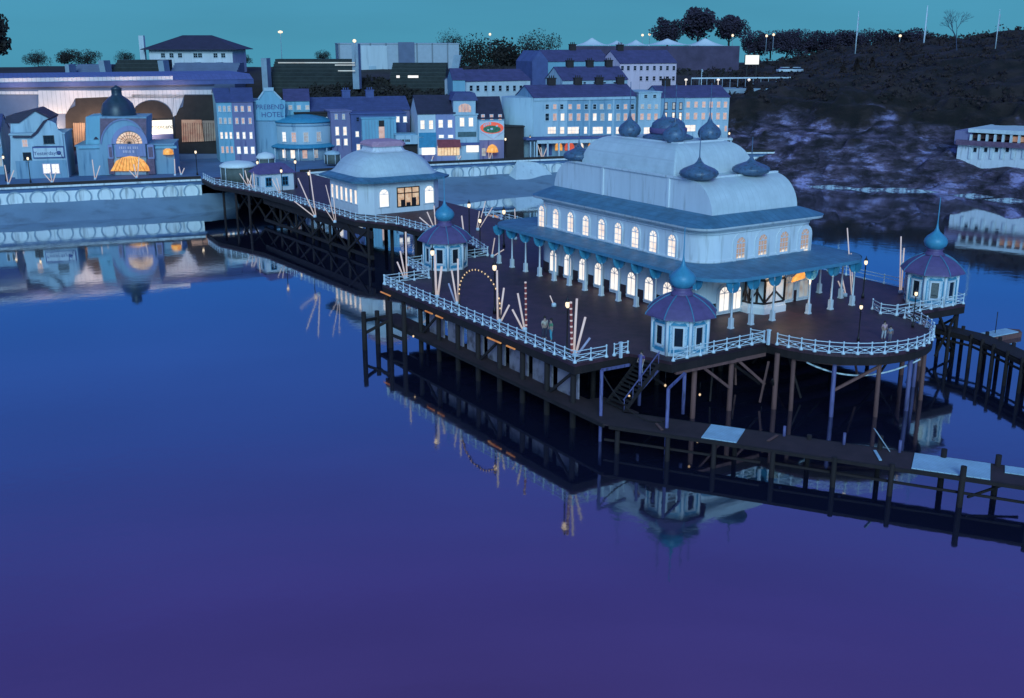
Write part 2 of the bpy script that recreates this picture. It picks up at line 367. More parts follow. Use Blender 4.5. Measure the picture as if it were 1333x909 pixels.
# -------- landing stage
L0 = Vector((-1.1, -3.4)); L1 = Vector((17.0, -30.8)); dl = (L1 - L0); ll = dl.length; dl.normalize(); dn = Vector((-dl[1], dl[0]))
def LS(s, t): p = L0 + dl * s + dn * t; return (p[0], p[1])
SZ = 1.9
stage = pthing('landing_stage', 'low dark boarded landing stage on stout piles in front of the pier', 'landing stage', 5, -12, 0)
LO = (5, -12, 0)
sb = MB(LO); sb.prism([LS(.9, 0), LS(ll, 0), LS(ll, 2.8), LS(2.2, 2.8)], SZ - .1, SZ); sb.build('boarding', ['stage'], stage)
MB(LO).prism([(-.5, 31), (1.7, 31), (1.7, .6), (3.0, .4), (3.0, -3.6), (1.5, -4.2), (-.5, -4.2)], SZ - .11, SZ - .01).build('side_boarding', ['stage'], stage)
eb = MB(LO)
for t in (-.1, 2.9): eb.bar((*LS(1.4, t), SZ - .12), (*LS(ll, t), SZ - .12), .18, .22)
eb.bar((-.55, 31, SZ - .14), (-.55, -4.2, SZ - .14), .18, .22)
eb.build('edge_beam', ['wood'], stage)
eb = MB(LO)
eb.bar((*LS(1, .15), .75), (*LS(11.6, .15), .8), .11, .15); eb.bar((*LS(12.3, .1), .9), (*LS(ll, .25), .7), .11, .15)
eb.bar((*LS(24, .1), .6), (*LS(27, 2.8), 1.3), .12, .14)
eb.build('waling', ['wood'], stage)
stage_piles = [(2, .0, 1.6), (5.5, 0, 1.65), (8.6, .05, 1.7), (12.4, 0, 1.8), (16.2, 0, 2.0), (19.6, 0, 2.1), (23.6, 0, 2.6), (27.4, 0, 2.2), (31, 0, 2.3), (9.4, 2.8, 1.7), (14.2, 2.8, 2.2), (18.6, 2.8, 2.8), (22.4, 2.8, 2.5), (25.5, 2.8, 2.6), (29, 2.8, 2.7), (32, 2.8, 2.4)]
for s_, t_, z_ in stage_piles:
    x, y = LS(s_, t_ - .1); pile(x, y, z_, .17 if s_ < 20 else .19, 'wood', -2.2, stage, LO)
for s_, z_ in ((12.6, 2.6), (16.4, 2.7), (19.8, 2.7)):
    x, y = LS(s_, 2.6); pile(x, y, z_, .1, 'bluepost', 1.7, stage, LO)
for nm, s0, s1, t0, t1, lab in (('pale_panel', 7.7, 10.0, .05, 2.75, 'pale boards near the stairs'), ('pale_panel', 20.7, 25.1, .05, 2.75, 'large pale boarded panel with a worn patch'), ('pale_panel', 25.9, 27.6, 1.6, 2.75, 'small pale panel at the far end')):
    o = MB(LO).prism([LS(s0, t0), LS(s1, t0), LS(s1, t1), LS(s0, t1)], SZ + .004, SZ + .07).build(nm, ['board'], stage); o['label'] = lab
for s_, t_, a_, l_, lab in ((18.6, 1.4, .9, 1.6, 'loose pale plank lying across the landing stage before the large panel'), (12.0, 1.8, .3, 1.3, 'loose dark plank lying on the middle of the landing stage'), (4.6, .9, 1.2, 1.2, 'short loose board near the foot of the stairs')):
    x, y = LS(s_, t_); k = MB((x, y, SZ)); k.bar((x - l_ / 2 * math.cos(a_), y - l_ / 2 * math.sin(a_), SZ + .04), (x + l_ / 2 * math.cos(a_), y + l_ / 2 * math.sin(a_), SZ + .07), .18, .05); tag(k.build('loose_plank', ['board' if s_ > 15 else 'brown'], None, W(x, y, SZ), TH), lab, 'plank')
x, y = LS(19.2, 2.6); k = MB((x, y, SZ)); k.bar((x, y, SZ), (x - .9, y + .6, SZ + 1.5), .24, .06); tag(k.build('leaning_board', ['rail_dark'], None, W(x, y, SZ), TH), 'pale board leaning up at the back edge of the landing stage', 'plank')
# -------- blue posts and braces at the stairs, staircase, sagging pipe
fr = pthing('post_frame', 'purple blue posts and slanting beam framing the stairs below the pier corner', 'post frame', 1.5, -3, 0)
def pt(x, y, s, t): return (*LS(s, t), y)
FO = (1.5, -3, 0)
def pxpost(x, y0, y1, s, name='post', m='bluepost', r=.13):
    d = ray(x, y1); t = (SZ - H) / d[2]; p = LOC((d[0] * t, d[1] * t)); 
    Yw = W(*p)[1]; z = D(x, y0, Yw)[2]
    MB(FO).cyl((p[0], p[1], -2 if y1 > 540 else SZ - .05), (p[0], p[1], z), r, r * .92, 8).build(name, [m], fr)
    return (p[0], p[1], z)
pa = pxpost(782, 482, 541, 0); pb = pxpost(832, 462, 527, 0); pc = pxpost(868, 506, 557, 0); pd = pxpost(889, 486, 538, 0)
k = MB(FO)
k.bar(pa, (pa[0] + 2.6, pa[1] + .2, pa[2] - .1), .14, .18); k.bar(pc, (pd[0], pd[1], pd[2]), .13, .16)
k.bar((pb[0], pb[1], pb[2] - 2.6), (pb[0] + 2.9, pb[1] + .5, 4.75), .26, .22)
k.build('slanting_beam', ['bluepost'], fr)
stairs = pthing('staircase', 'dark open timber staircase going down from the deck gap to the landing stage', 'staircase', 4.4, -1, 0)
k = MB((4.4, -1, 0))
for i in range(13):
    z = 4.85 - i * .235; k.box(4.95 - i * .23, 5.25 - i * .23, -2.9, -.9, z - .05, z)
k.build('step', ['wood'], stairs)
k = MB((4.4, -1, 0))
for y in (-2.95, -.85): k.bar((5.25, y, 4.85), (2.1, y, 1.75), .09, .26)
k.build('stringer', ['wood'], stairs)
k = MB((4.4, -1, 0))
for y in (-2.95,):
    k.bar((5.25, y, 5.8), (2.1, y, 2.75), .06, .06)
    for i in range(5): k.cyl((5.2 - i * .75, y, 4.8 - i * .74), (5.2 - i * .75, y, 5.78 - i * .74), .03, n=6)
k.build('handrail', ['bluepost'], stairs)
def sag(name, label, cat, p, q, drop, r, m, n=14, group=None):
    o = pthing(name, label, cat, p[0], p[1], p[2], group) if False else None
    k = MB(p); pts = []
    for i in range(n + 1):
        t = i / n; pts.append((p[0] + (q[0] - p[0]) * t, p[1] + (q[1] - p[1]) * t, p[2] + (q[2] - p[2]) * t - drop * 4 * t * (1 - t)))
    for u, v in zip(pts, pts[1:]): k.cyl(u, v, r, n=7)
    o = k.build(name, [m], None, W(*p), TH)
    return tag(o, label, cat, group)
sag('drain_hose', 'pale blue hose sagging between the posts under the rounded deck bay', 'hose', (bay_piles[0][0] + .3, bay_piles[0][1] - 1.0, 4.0), (bay_piles[3][0] + 1, bay_piles[3][1] - .1, 3.9), 1.15, .07, 'rail')
sag('slack_cable', 'dark cable sagging between the purple blue posts by the stairs', 'cable', (pa[0] + .1, pa[1], pa[2] - .3), (pc[0], pc[1], 2.4), 1.2, .05, 'wood')
# -------- jetty on the right
J = [(38.3, -1.5), (38.45, -5.9), (37.2, -9.0), (35.6, -12.6), (33.5, -17.5), (31, -23)]
jet = pthing('jetty', 'dark narrow timber jetty with thick piles curving away right of the pier', 'jetty', 36, -9, 0); JO = (36, -9, 0)
k = MB(JO); lf = []; rt = []
for i, p in enumerate(J):
    a = Vector(J[max(0, i - 1)]); c = Vector(J[min(len(J) - 1, i + 1)]); d = (c - a).normalized(); nn = Vector((-d[1], d[0]))
    lf.append(tuple(Vector(p) - nn * .9)); rt.append(tuple(Vector(p) + nn * .9))
k.prism(lf + rt[::-1], 2.45, 2.7); k.build('walkway', ['wood'], jet)
k = MB(JO)
for u in (lf, rt):
    for p, q in zip(u, u[1:]): k.bar((*p, 1.9), (*q, 1.9), .12, .18); k.bar((*p, 2.4), (*q, 2.4), .16, .3)
k.build('waling', ['wood'], jet)
for u in (lf, rt):
    for p, q in zip(u, u[1:]):
        nn_ = max(2, int(math.dist(p, q) / 1.75))
        for i in range(nn_): pile(p[0] + (q[0] - p[0]) * i / nn_, p[1] + (q[1] - p[1]) * i / nn_, 2.95, .17, 'wood', -2, jet, JO)
# ================================================================== PAVILION
pav = pthing('pavilion', 'large white pier pavilion with arched windows, blue roofs and onion domes', 'pavilion', 23, 17)
PO = (23, 17, 5)
AW0, AW1, BW0, BW1 = 16.1, 29.9, 4.9, 29.0
k = MB(PO); k.loft([rrect(AW0, AW1, BW0, BW1, 2.4, z) for z in (5., 12.2)], 0, True)
wall = k.build('wall', ['white'], pav)
k = MB(PO)
for z0, z1, o_ in ((9.36, 9.6, .09), (11.72, 11.86, .07), (11.98, 12.22, .22)):
    k.loft([rrect(AW0 - o_, AW1 + o_, BW0 - o_, BW1 + o_, 2.4 + o_, z) for z in (z0, z1)], 0, True, True, True)
k.build('moulding', ['white'], pav)
k = MB(PO); k.loft([rrect(AW0 - .05, AW1 + .05, BW0 - .05, BW1 + .05, 2.45, z) for z in (5.0, 6.0)], 0, True, False, True); k.build('dado', ['dado'], pav)
# veranda roof
k = MB(PO)
eo = rrect(13.75, 32.3, .5, 34.4, 3.2, 8.92, 8); eo2 = rrect(13.75, 32.3, .5, 34.4, 3.2, 9.10, 8)
mid = rrect(15.0, 31.0, 2.8, 31.6, 3.0, 9.27, 8); inn = rrect(16.0, 30.0, 4.8, 29.1, 2.5, 9.40, 8)
k.loft([eo2, mid, inn], 0, True)
und = rrect(13.9, 32.15, .65, 34.25, 3.1, 8.88, 8); und2 = rrect(16.0, 30.0, 4.8, 29.1, 2.5, 9.1, 8)
k.loft([und, und2], 1, True)
k.build('veranda_roof', ['blueroof', 'teal'], pav)
k = MB(PO); k.loft([rrect(13.7, 32.35, .45, 34.45, 3.25, 8.84, 8), rrect(13.7, 32.35, .45, 34.45, 3.25, 9.12, 8)], 0, True); k.loft([rrect(13.9, 32.15, .65, 34.25, 3.1, 8.84, 8), rrect(13.7, 32.35, .45, 34.45, 3.25, 8.84, 8)], 0)
k.loft([rrect(13.9, 32.15, .65, 34.25, 3.1, 8.84, 8), rrect(13.9, 32.15, .65, 34.25, 3.1, 8.88, 8)], 0)
k.build('fascia', ['bluetrim'], pav)
# columns with fan brackets
def column_mb():
    c = MB(); c.box(-.2, .2, -.2, .2, 0, .12, 0); c.box(-.16, .16, -.16, .16, .12, .85, 0)
    c.lathe(0, 0, [(.13, .85), (.09, 1.0), (.075, 2.85), (.12, 2.87), (.12, 2.95), (.08, 3.0)], 8, 0)
    return c
def bracket_mb():
    c = MB()
    for s in (-1, 1):
        for ax in (0, 1):
            prof = [(.06, 2.9)] + [(.08 + .62 * math.sin(math.radians(t)), 2.9 + .88 * (1 - math.cos(math.radians(t)))) for t in range(15, 91, 15)] + [(.70, 3.86), (.06, 3.86)]
            w = .05
            if ax == 0: c.extr([(s * x, -w, z) for x, z in prof], (0, 2 * w, 0), 0)
            else: c.extr([(-w, s * x, z) for x, z in prof], (2 * w, 0, 0), 0)
    return c
c0 = br0 = None
cols = [(14.4, 3.5 + 2.45 * i) for i in range(13)]
cols += [(a, 1.15) for a in (16.1, 18.3, 20.7, 24.9, 27.6, 30.3)] + [(31.6, 3.5 + 2.45 * i) for i in range(4)]
for a, b in cols:
    loc = (a - 23, b - 17, 0)
    if c0 is None:
        c0 = column_mb().build('column', ['white'], pav, loc); br0 = bracket_mb().build('fan_bracket', ['teal'], c0)
    else: copy_part(c0, pav, loc)
# upper windows
for i in range(9): window(pav, AW0 - 23, 8.45 + 2.4 * i - 17, 4.32, .92, 2.1, 'lit', 'white', -math.pi / 2, arch=True, cols=2, rows=3, sur=.17, deep=.10)
for i in range(4): window(pav, 20.35 + 2.53 * i - 23, BW0 - 17, 4.14, .98, 2.2, 'litf', 'white', 0, arch=True, cols=3, rows=4, sur=.34, deep=.12)
# lower bays: pale panel down to the floor with a lit round-headed window in it
def bay_panel(w, h):
    c = MB(); pts = arch_pts(w, h); c.extr([(x, -.1, z) for x, z in pts], (0, .2, 0), 0); return c
pan = None
lower = [(AW0, 6.3 + 2.4 * i, -math.pi / 2) for i in range(9)]
lower += [(a, BW0, 0) for a in (18.75, 20.1, 26.3, 28.2)]
for a, b, r in lower:
    loc = (a - 23, b - 17, .02)
    if pan is None: pan = bay_panel(1.5, 2.55).build('bay_panel', ['white'], pav, loc, r)
    else: copy_part(pan, pav, loc, r)
    off = -.1
    x, y = (a - 23 + off, b - 17) if r else (a - 23, b - 17 + off)
    window(pav, x, y, .34, 1.06, 2.0, 'litw' if a < 25 else 'litcy', 'white', r, arch=True, cols=2, rows=1, sur=.08, deep=.05)
# entrance porch: half-timbered bay with pale plinth
pc_ = 22.75
def porch(r, d, z0, z1, m, mb):
    pts = [(pc_ - r, BW0 + .1), (pc_ - r, BW0 - d * .45), (pc_ - r * .62, BW0 - d), (pc_ + r * .62, BW0 - d), (pc_ + r, BW0 - d * .45), (pc_ + r, BW0 + .1)]
    mb.prism(pts, z0, z1, m); return pts
k = MB(PO); porch(2.05, 2.1, 5.0, 5.55, 0, k); porch(1.95, 2.0, 5.55, 5.8, 0, k); k.build('porch_plinth', ['white'], pav)
k = MB(PO); porch(1.8, 1.85, 5.8, 8.2, 0, k); k.build('porch_wall', ['white'], pav)
k = MB(PO); pts = porch(1.84, 1.9, 7.75, 7.95, 0, k); porch(1.84, 1.9, 5.8, 5.95, 0, k)
for p, q in zip(pts, pts[1:]):
    for t in (0, .5, 1): x, y = p[0] + (q[0] - p[0]) * t, p[1] + (q[1] - p[1]) * t; k.bar((x, y, 5.9), (x, y, 7.8), .14, .14)
    mx, my = (p[0] + q[0]) / 2, (p[1] + q[1]) / 2
    k.bar((mx, my, 6.9), (p[0], p[1], 5.95), .13, .13); k.bar((mx, my, 6.9), (q[0], q[1], 5.95), .13, .13)
k.build('porch_timber', ['iron'], pav)
k = MB(PO); k.lathe(22.2, 2.55, [(.42, 7.95), (.40, 8.1), (.28, 8.28), (.02, 8.4)], 10, 0); k.build('porch_lamp', ['litw'], pav)
k = MB(PO); k.extr([(24.0, 2.3, 7.55), (25.5, 2.3, 7.75), (25.5, 2.3, 8.25), (24.6, 2.3, 8.2), (24.15, 2.3, 7.95)], (0, .12, 0)); k.build('lit_sign', ['lito'], pav)
# main roof: cornice roof, two tiers of rounded white roof
k = MB(PO); k.loft([rrect(15.45, 30.55, 4.25, 29.65, 1.9, z) for z in (12.22, 12.44)], 0, True, True); k.build('cornice', ['white'], pav)
k = MB(PO); k.loft([rrect(15.4, 30.6, 4.2, 29.7, 1.9, 12.44), rrect(16.6, 29.4, 5.1, 29, 1.2, 12.85), rrect(17.9, 28.2, 5.8, 28.7, .6, 13.15)], 0, True, False, True); k.build('cornice_roof', ['blueroof'], pav)
def tier(mb, a0, a1, b0, b1, z0, z1, rb, n=10):
    def prof():
        out = []
        for i in range(n + 1): t = math.pi / 2 * i / n; out.append((b0 + rb - rb * math.cos(t), z0 + (z1 - z0) * math.sin(t)))
        for i in range(n + 1): t = math.pi / 2 * (1 - i / n); out.append((b1 - rb + rb * math.cos(t), z0 + (z1 - z0) * math.sin(t)))
        return out
    pr = prof(); m = len(pr)
    vs = [(a0, b, z) for b, z in pr] + [(a1, b, z) for b, z in pr]
    mb.add(vs, [(i, i + 1, m + i + 1, m + i) for i in range(m - 1)], 0, True)
    mb.add([(a0, b, z) for b, z in pr], [tuple(range(m))], 1); mb.add([(a1, b, z) for b, z in pr], [tuple(range(m))], 1)
k = MB(PO); tier(k, 18.1, 28.0, 6.0, 28.5, 12.95, 15.8, 2.9); k.build('lower_roof_tier', ['dome', 'white'], pav)
k = MB(PO); 
rg_ = []
for i in range(11):
    t = math.pi / 2 * i / 10; ins = 2.0 * (1 - math.cos(t)); rg_.append(rrect(18.4 + ins, 27.7 - ins, 11.2 + ins, 24.5 - ins, .12, 15.7 + 2.6 * math.sin(t), 2))
k.loft(rg_, 0, False, False, True); k.build('upper_roof_tier', ['dome'], pav)
k = MB(PO)
for b in (11.5, 20.7): k.box(17.98, 18.12, b - .14, b + .14, 13.1, 15.72)
k.box(17.95, 28.1, 8.55, 8.9, 15.72, 15.92); k.box(17.95, 18.2, 8.9, 25.6, 15.70, 15.86); k.box(17.98, 28.05, 25.6, 25.9, 15.7, 15.9)
k.box(20.3, 25.8, 13.1, 13.4, 18.24, 18.42); k.box(20.3, 20.6, 13.4, 22.4, 18.24, 18.38); k.box(18.2, 27.9, 11.0, 11.2, 15.7, 15.84)
k.build('roof_trim', ['white'], pav)
def onion_prof(r, h, s, neck=.35):    # squat bulb drawn out to a needle
    p = [(r * .62, 0), (r * .66, .05 * h), (r * .9, .16 * h), (r, .34 * h), (r * .96, .5 * h), (r * .78, .66 * h), (r * .5, .8 * h), (r * .26, .93 * h), (r * .13, 1.1 * h), (.06, 1.35 * h)]
    return p + [(.045, 1.35 * h + .2), (.03, s)]
def onion(a, b, z, r, h, s, m='domeblue'):
    k = MB(PO); k.lathe(a, b, [(q, z + w) for q, w in onion_prof(r, h, s)], 20, 0); k.build('onion_dome', [m], pav)
onion(18.9, 8.7, 15.8, 1.65, 1.35, 4.2); onion(24.9, 8.7, 15.8, 1.65, 1.2, 3.2); onion(18.9, 25.6, 15.8, 1.5, 1.3, 3.)
for a, b in ((20.9, 14.2), (25.0, 14.2), (21.0, 20.6), (25.1, 20.6)): onion(a, b, 18.3, 1.05, 1.7, 5.0)
k = MB(PO); k.lathe(23, 17.5, [(2.3, 18.28), (2.3, 18.5), (1.7, 18.75), (1.55, 18.8), (1.6, 19.2), (1.45, 19.7), (1.0, 20.05), (.3, 20.2)], 16, 0); k.build('low_dome', ['domeblue'], pav)
k = MB(PO); k.lathe(23, 17.5, [(1.68, 18.8), (1.7, 18.9), (1.72, 19.2), (1.66, 19.3)], 16, 0); k.build('dome_band', ['kroof'], pav)
# ================================================================== KIOSKS
def kiosk(a, b, label, s=1.0, onion_=True, z=5.0):
    t = pthing('kiosk', label, 'kiosk', a, b, z, 'octagonal kiosks on the pier'); n8 = math.pi / 8
    def ring(r, z): return [(r * math.cos(TAU * i / 8 + n8), r * math.sin(TAU * i / 8 + n8), z) for i in range(8)]
    k = MB(); k.loft([ring(2.12, 0), ring(2.12, 2.9)], 0, False, True, True); k.build('wall', ['kwall'], t)
    k = MB(); k.loft([ring(2.2, 0), ring(2.2, .18)], 0, False, False, True); k.loft([ring(2.22, 2.62), ring(2.26, 2.88)], 0, False, True, True)
    for i in range(8):
        x, y, _ = ring(2.14, 0)[i]; k.cyl((x, y, 0), (x, y, 2.8), .13, n=8)
    k.build('pilaster', ['white'], t)
    for i in range(8):
        an = TAU * i / 8 + math.pi / 4; r = 2.12 * math.cos(n8) + .012; x, y = r * math.cos(an), r * math.sin(an)
        k = MB(); w = .30
        k.add([(-w, -.02, .75), (w, -.02, .75), (w, -.02, 2.1), (-w, -.02, 2.1)], [(0, 1, 2, 3)], 0)
        for xx in (-w - .07, w + .07): k.box(xx - .06, xx + .06, -.09, 0, .6, 2.2, 1)
        k.box(-w - .13, w + .13, -.1, 0, 2.11, 2.25, 1); k.box(-w - .13, w + .13, -.1, 0, .6, .74, 1)
        k.extr([(-.6, -.06, 2.3), (.6, -.06, 2.3), (.42, -.06, 2.52), (.0, -.06, 2.4), (-.42, -.06, 2.52)], (0, .05, 0), 2)
        for xx in (-.68, .68): k.box(xx - .05, xx + .05, -.06, 0, .3, 2.25, 2)
        k.box(-.5, .5, -.05, 0, .25, .48, 2)
        o = k.build('window', ['glass', 'white', 'teal'], t, (x, y, 0), an + math.pi / 2)
    rp = [(2.72, 2.76), (2.70, 2.88), (2.50, 3.12), (2.18, 3.46), (1.74, 3.78), (1.25, 4.05), (.85, 4.22)]
    k = MB(); k.loft([ring(r, z) for r, z in rp], 0, False, True, True)
    k.build('roof', ['kroof'], t)
    for i in range(8):
        k = MB(); pts = [ring(r + .02, z + .02)[i] for r, z in rp]
        for p, q in zip(pts, pts[1:]): k.bar(p, q, .07, .06)
        k.build('roof_rib', ['bluetrim'], t)
    k = MB(); k.lathe(0, 0, [(.95, 4.2), (.72, 4.35), (.62, 4.55), (.78, 4.72)], 12); k.build('neck', ['kroof'], t)
    if onion_:
        k = MB(); k.lathe(0, 0, [(q, 4.7 + w) for q, w in onion_prof(.98, 1.6, 4.4)], 18); k.build('onion_dome', ['onion'], t)
    return t
kiosk(8.75, -1.15, 'octagonal white kiosk nearest the stairs, plum roof under a turquoise onion dome')
kiosk(8.9, 34.3, 'octagonal kiosk at the back left corner of the deck, behind the bulb arch')
kiosk(37.1, -1.6, 'octagonal kiosk with turquoise onion dome at the right end of the deck')
# small shore kiosk with a plain hipped roof
def shore_kiosk(a, b):
    t = pthing('ticket_kiosk', 'small square white kiosk with plum hipped roof on the landward neck of the pier', 'kiosk', a, b)
    MB().box(-2.6, 2.6, -2, 2, 0, 2.6).build('wall', ['white'], t)
    k = MB(); k.loft([[(-3, -2.4, 2.6), (3, -2.4, 2.6), (3, 2.4, 2.6), (-3, 2.4, 2.6)], [(-1.7, -.9, 3.9), (1.7, -.9, 3.9), (1.7, .9, 3.9), (-1.7, .9, 3.9)]], 0, False, True, True); k.build('roof', ['kroof'], t)
    for x in (-1.4, 1.2): window(t, x, -2, .8, .8, 1.2, 'glass', 'teal')
    for y in (-.8, .8): window(t, -2.6, y, .8, .7, 1.2, 'glass', 'teal', -math.pi / 2)
shore_kiosk(*[v + d for v, d in zip(PL(352, 249, 5), (1.2, 2.0))])
# ================================================================== SMALL PAVILION
spv = pthing('tea_pavilion', 'smaller white pavilion with bell shaped roof and pink capped lantern on the pier neck', 'pavilion', 22, 74.5)
SO = (22, 74.5, 5)
def orect(s, z, c=1.6, hx=6.0, hy=6.0): hx *= s; hy *= s; c *= s; return [(22 + x, 74.5 + y, z) for x, y in ((-hx + c, -hy), (hx - c, -hy), (hx, -hy + c), (hx, hy - c), (hx - c, hy), (-hx + c, hy), (-hx, hy - c), (-hx, -hy + c))]
k = MB(SO); k.loft([orect(1, 5), orect(1, 9.4)], 0, False, True, True); k.build('wall', ['white'], spv)
k = MB(SO); k.loft([orect(1.2, 9.15), orect(1.21, 9.4), orect(1.0, 9.8)], 0, False, True, True); k.build('eaves_roof', ['blueroof'], spv)
k = MB(SO); k.loft([orect(s, z) for s, z in ((1.08, 9.62), (.97, 9.85), (.90, 10.25), (.85, 10.75), (.78, 11.35), (.67, 11.95), (.54, 12.4), (.42, 12.6))], 0, True, False, True); k.build('bell_roof', ['dome'], spv)
k = MB(SO); k.loft([orect(s, z) for s, z in ((.47, 12.55), (.40, 12.7), (.36, 13.2), (.38, 13.3))], 0, False, False, True); k.build('lantern', ['white'], spv)
k = MB(SO); k.loft([orect(s, z) for s, z in ((.41, 13.3), (.42, 13.6), (.35, 13.95), (.1, 14.15))], 0, False, True, True); k.build('lantern_cap', [mat('pink_cap', (.56, .30, .38), .6, .15, 2.)], spv)
for i in range(6): window(spv, -6.0, 3.6 - i * 1.5, 1.3, .66, 1.75, 'lit', 'white', -math.pi / 2, cols=1, rows=1)
for x in (-3.0, 3.7): window(spv, x, -6.0, .95, 1.3, 2.25, 'litw', 'white', 0, arch=True, cols=1, rows=1, sur=.14)
k = MB(); k.add([(-1.6, -.02, 0), (1.6, -.02, 0), (1.6, -.02, 2.5), (-1.6, -.02, 2.5)], [(0, 1, 2, 3)], 0)
for x in (-1.62, -.55, .55, 1.62): k.box(x - .06, x + .06, -.1, 0, -.05, 2.55, 1)
for z in (0, 1.75, 2.5): k.box(-1.68, 1.68, -.1, 0, z - .06, z + .06, 1)
k.box(-1.1, -.5, -.06, -.02, .05, .9, 1); k.box(.5, 1.15, -.06, -.02, .05, 1.1, 1); k.box(-.3, .3, -.06, -.02, .05, .5, 1)
k.build('shop_window', [glow('shop_glow', (1., .72, .46), .6, .6, 3.), 'iron'], spv, (.55, -6.0, .75))
# ================================================================== RAILINGS
def railing(pts, label, step=1.25, h=.88, z=DZ, m='rail', group='white pier railings', closed=False, panel=True):
    o = (pts[0][0], pts[0][1], z); t = pthing('railing', label, 'railing', *o, group=group)
    rails = MB(o); p0 = None
    for p, q in zip(pts, pts[1:]):
        d = math.dist(p, q); n = max(1, round(d / step)); last = q == pts[-1]
        for i in range(n + (1 if last else 0)):
            x, y = p[0] + (q[0] - p[0]) * i / n, p[1] + (q[1] - p[1]) * i / n
            loc = (x - o[0], y - o[1], 0)
            if p0 is None:
                k = MB(); k.lathe(0, 0, [(.15, 0), (.14, .1), (.08, .18), (.045, .3), (.05, h - .05), (.07, h), (.07, h + .05), (.02, h + .09)], 8); p0 = k.build('post', [m], t, loc)
            else: copy_part(p0, t, loc)
            if i < n:
                e = 1 / n; x2, y2 = x + (q[0] - p[0]) * e, y + (q[1] - p[1]) * e
                rails.bar((x, y, z + h - .03), (x2, y2, z + h - .03), .05, .055); rails.bar((x, y, z + .56), (x2, y2, z + .56), .045, .05); rails.bar((x, y, z + .12), (x2, y2, z + .12), .045, .05)
                if panel:
                    rails.bar((x, y, z + .54), (x2, y2, z + .14), .03, .04); rails.bar((x, y, z + .14), (x2, y2, z + .54), .03, .04)
                    mx, my = (x + x2) / 2, (y + y2) / 2; dx, dy = (x2 - x) / d * n * .0, 0
                    rails.lathe(mx, my, [(.02, z + .26), (.09, z + .30), (.09, z + .39), (.02, z + .43)], 8)
    rails.build('rail_panel', [m], t)
    return t
railing([(.12, 30.2), (.12, .15), (2.9, .12)], 'long white railing down the left edge of the deck to its near corner')
railing([(3.6, .1), (4.85, .1)], 'short loose panel of white railing left of the stairs gap')
railing([(6.3, -3.25), (15.3, -3.25)], 'white railing in front of the kiosk nearest the stairs')
railing([(14.9, -2.2), (15.3, -3.2)], 'short end piece of white railing beside the front gap', 1.2)
railing(bay[1:-1], 'white railing curving round the front bay of the deck', 1.45)
railing([(30.5, -3.3), (29.9, -2.2), (30.6, -.8)], 'short angled railing left of the right hand kiosk', 1.2)
railing([(30.7, -3.25), (38.8, -3.75), (39.6, .4)], 'white railing wrapping the right hand kiosk')
railing([(39.6, 3), (39.75, 36.7)], 'white railing along the far right edge of the deck', 2.2, panel=False)
railing([(.12, 30.4), (4.9, 30.4)], 'white railing across the back left corner of the deck', 1.6)
railing([(5.4, 31.5), (6.0, 36.8), (15.4, 36.8)], 'white railing round the kiosk by the bulb arch', 1.5)
railing([(15.7, 37.2), (17.35, 43), (17.2, 52), (16.75, 60)], 'white railing along the neck between the two pavilions', 1.4)
railing([(16.6, 60.3), (13.75, 66), (13.3, 80), (13.2, 86)], 'white railing along the left side of the smaller pavilion', 1.6)
railing([(13.1, 86.5), (12.75, 97), (9.75, 110), (10.5, 118)], 'white railing curving along the pier neck to the shore', 1.6)
railing([(29.4, 60), (29.4, 43.2), (29.5, 37.3)], 'white railing on the far side of the pier neck', 1.8)
for k_, (x, y) in enumerate(((808, 466), (1000, 449))):
    a, b = PL(x, y, 5.0); k = MB((a, b, 5)); k.box(a - .09, a + .09, b - .09, b + .09, 5, 6.1); k.box(a - .13, a + .13, b - .13, b + .13, 6.1, 6.18)
    tag(k.build('gate_post', ['rail'], None, W(a, b, 5), TH), 'white gate post standing in the railing gap ' + ('left of the stairs' if k_ == 0 else 'before the curved bay'), 'post')
# ================================================================== STREET LAMPS
def lamp_proto(label, loc):
    t = thing('street_lamp', label, 'street lamp', loc, 0, 'street lamps')
    k = MB(); k.lathe(0, 0, [(.16, 0), (.16, .3), (.10, .45), (.07, .6), (.055, 3.5), (.09, 3.55), (.05, 3.65)], 8)
    k.bar((-.28, 0, 3.3), (.28, 0, 3.3), .04, .04); k.build('post', ['iron'], t)
    k = MB(); k.lathe(0, 0, [(.09, 3.65), (.17, 3.78), (.18, 3.98), (.12, 4.14)], 10); k.build('lantern', ['lamp'], t)
    k = MB(); k.lathe(0, 0, [(.22, 4.13), (.16, 4.24), (.06, 4.38), (.02, 4.6)], 8); k.build('cap', ['iron'], t)
    return t
lp0 = None
def lamp(p, label, s=1.0):
    global lp0
    if lp0 is None: lp0 = lamp_proto(label, p); lp0.scale = (s, s, s); return lp0
    return copy_tree(lp0, p, R.uniform(0, 3), label, (s, s, s))
def plamp(x, yb, label, s=1.0, z=DZ): return lamp(P(x, yb, z), label, s)
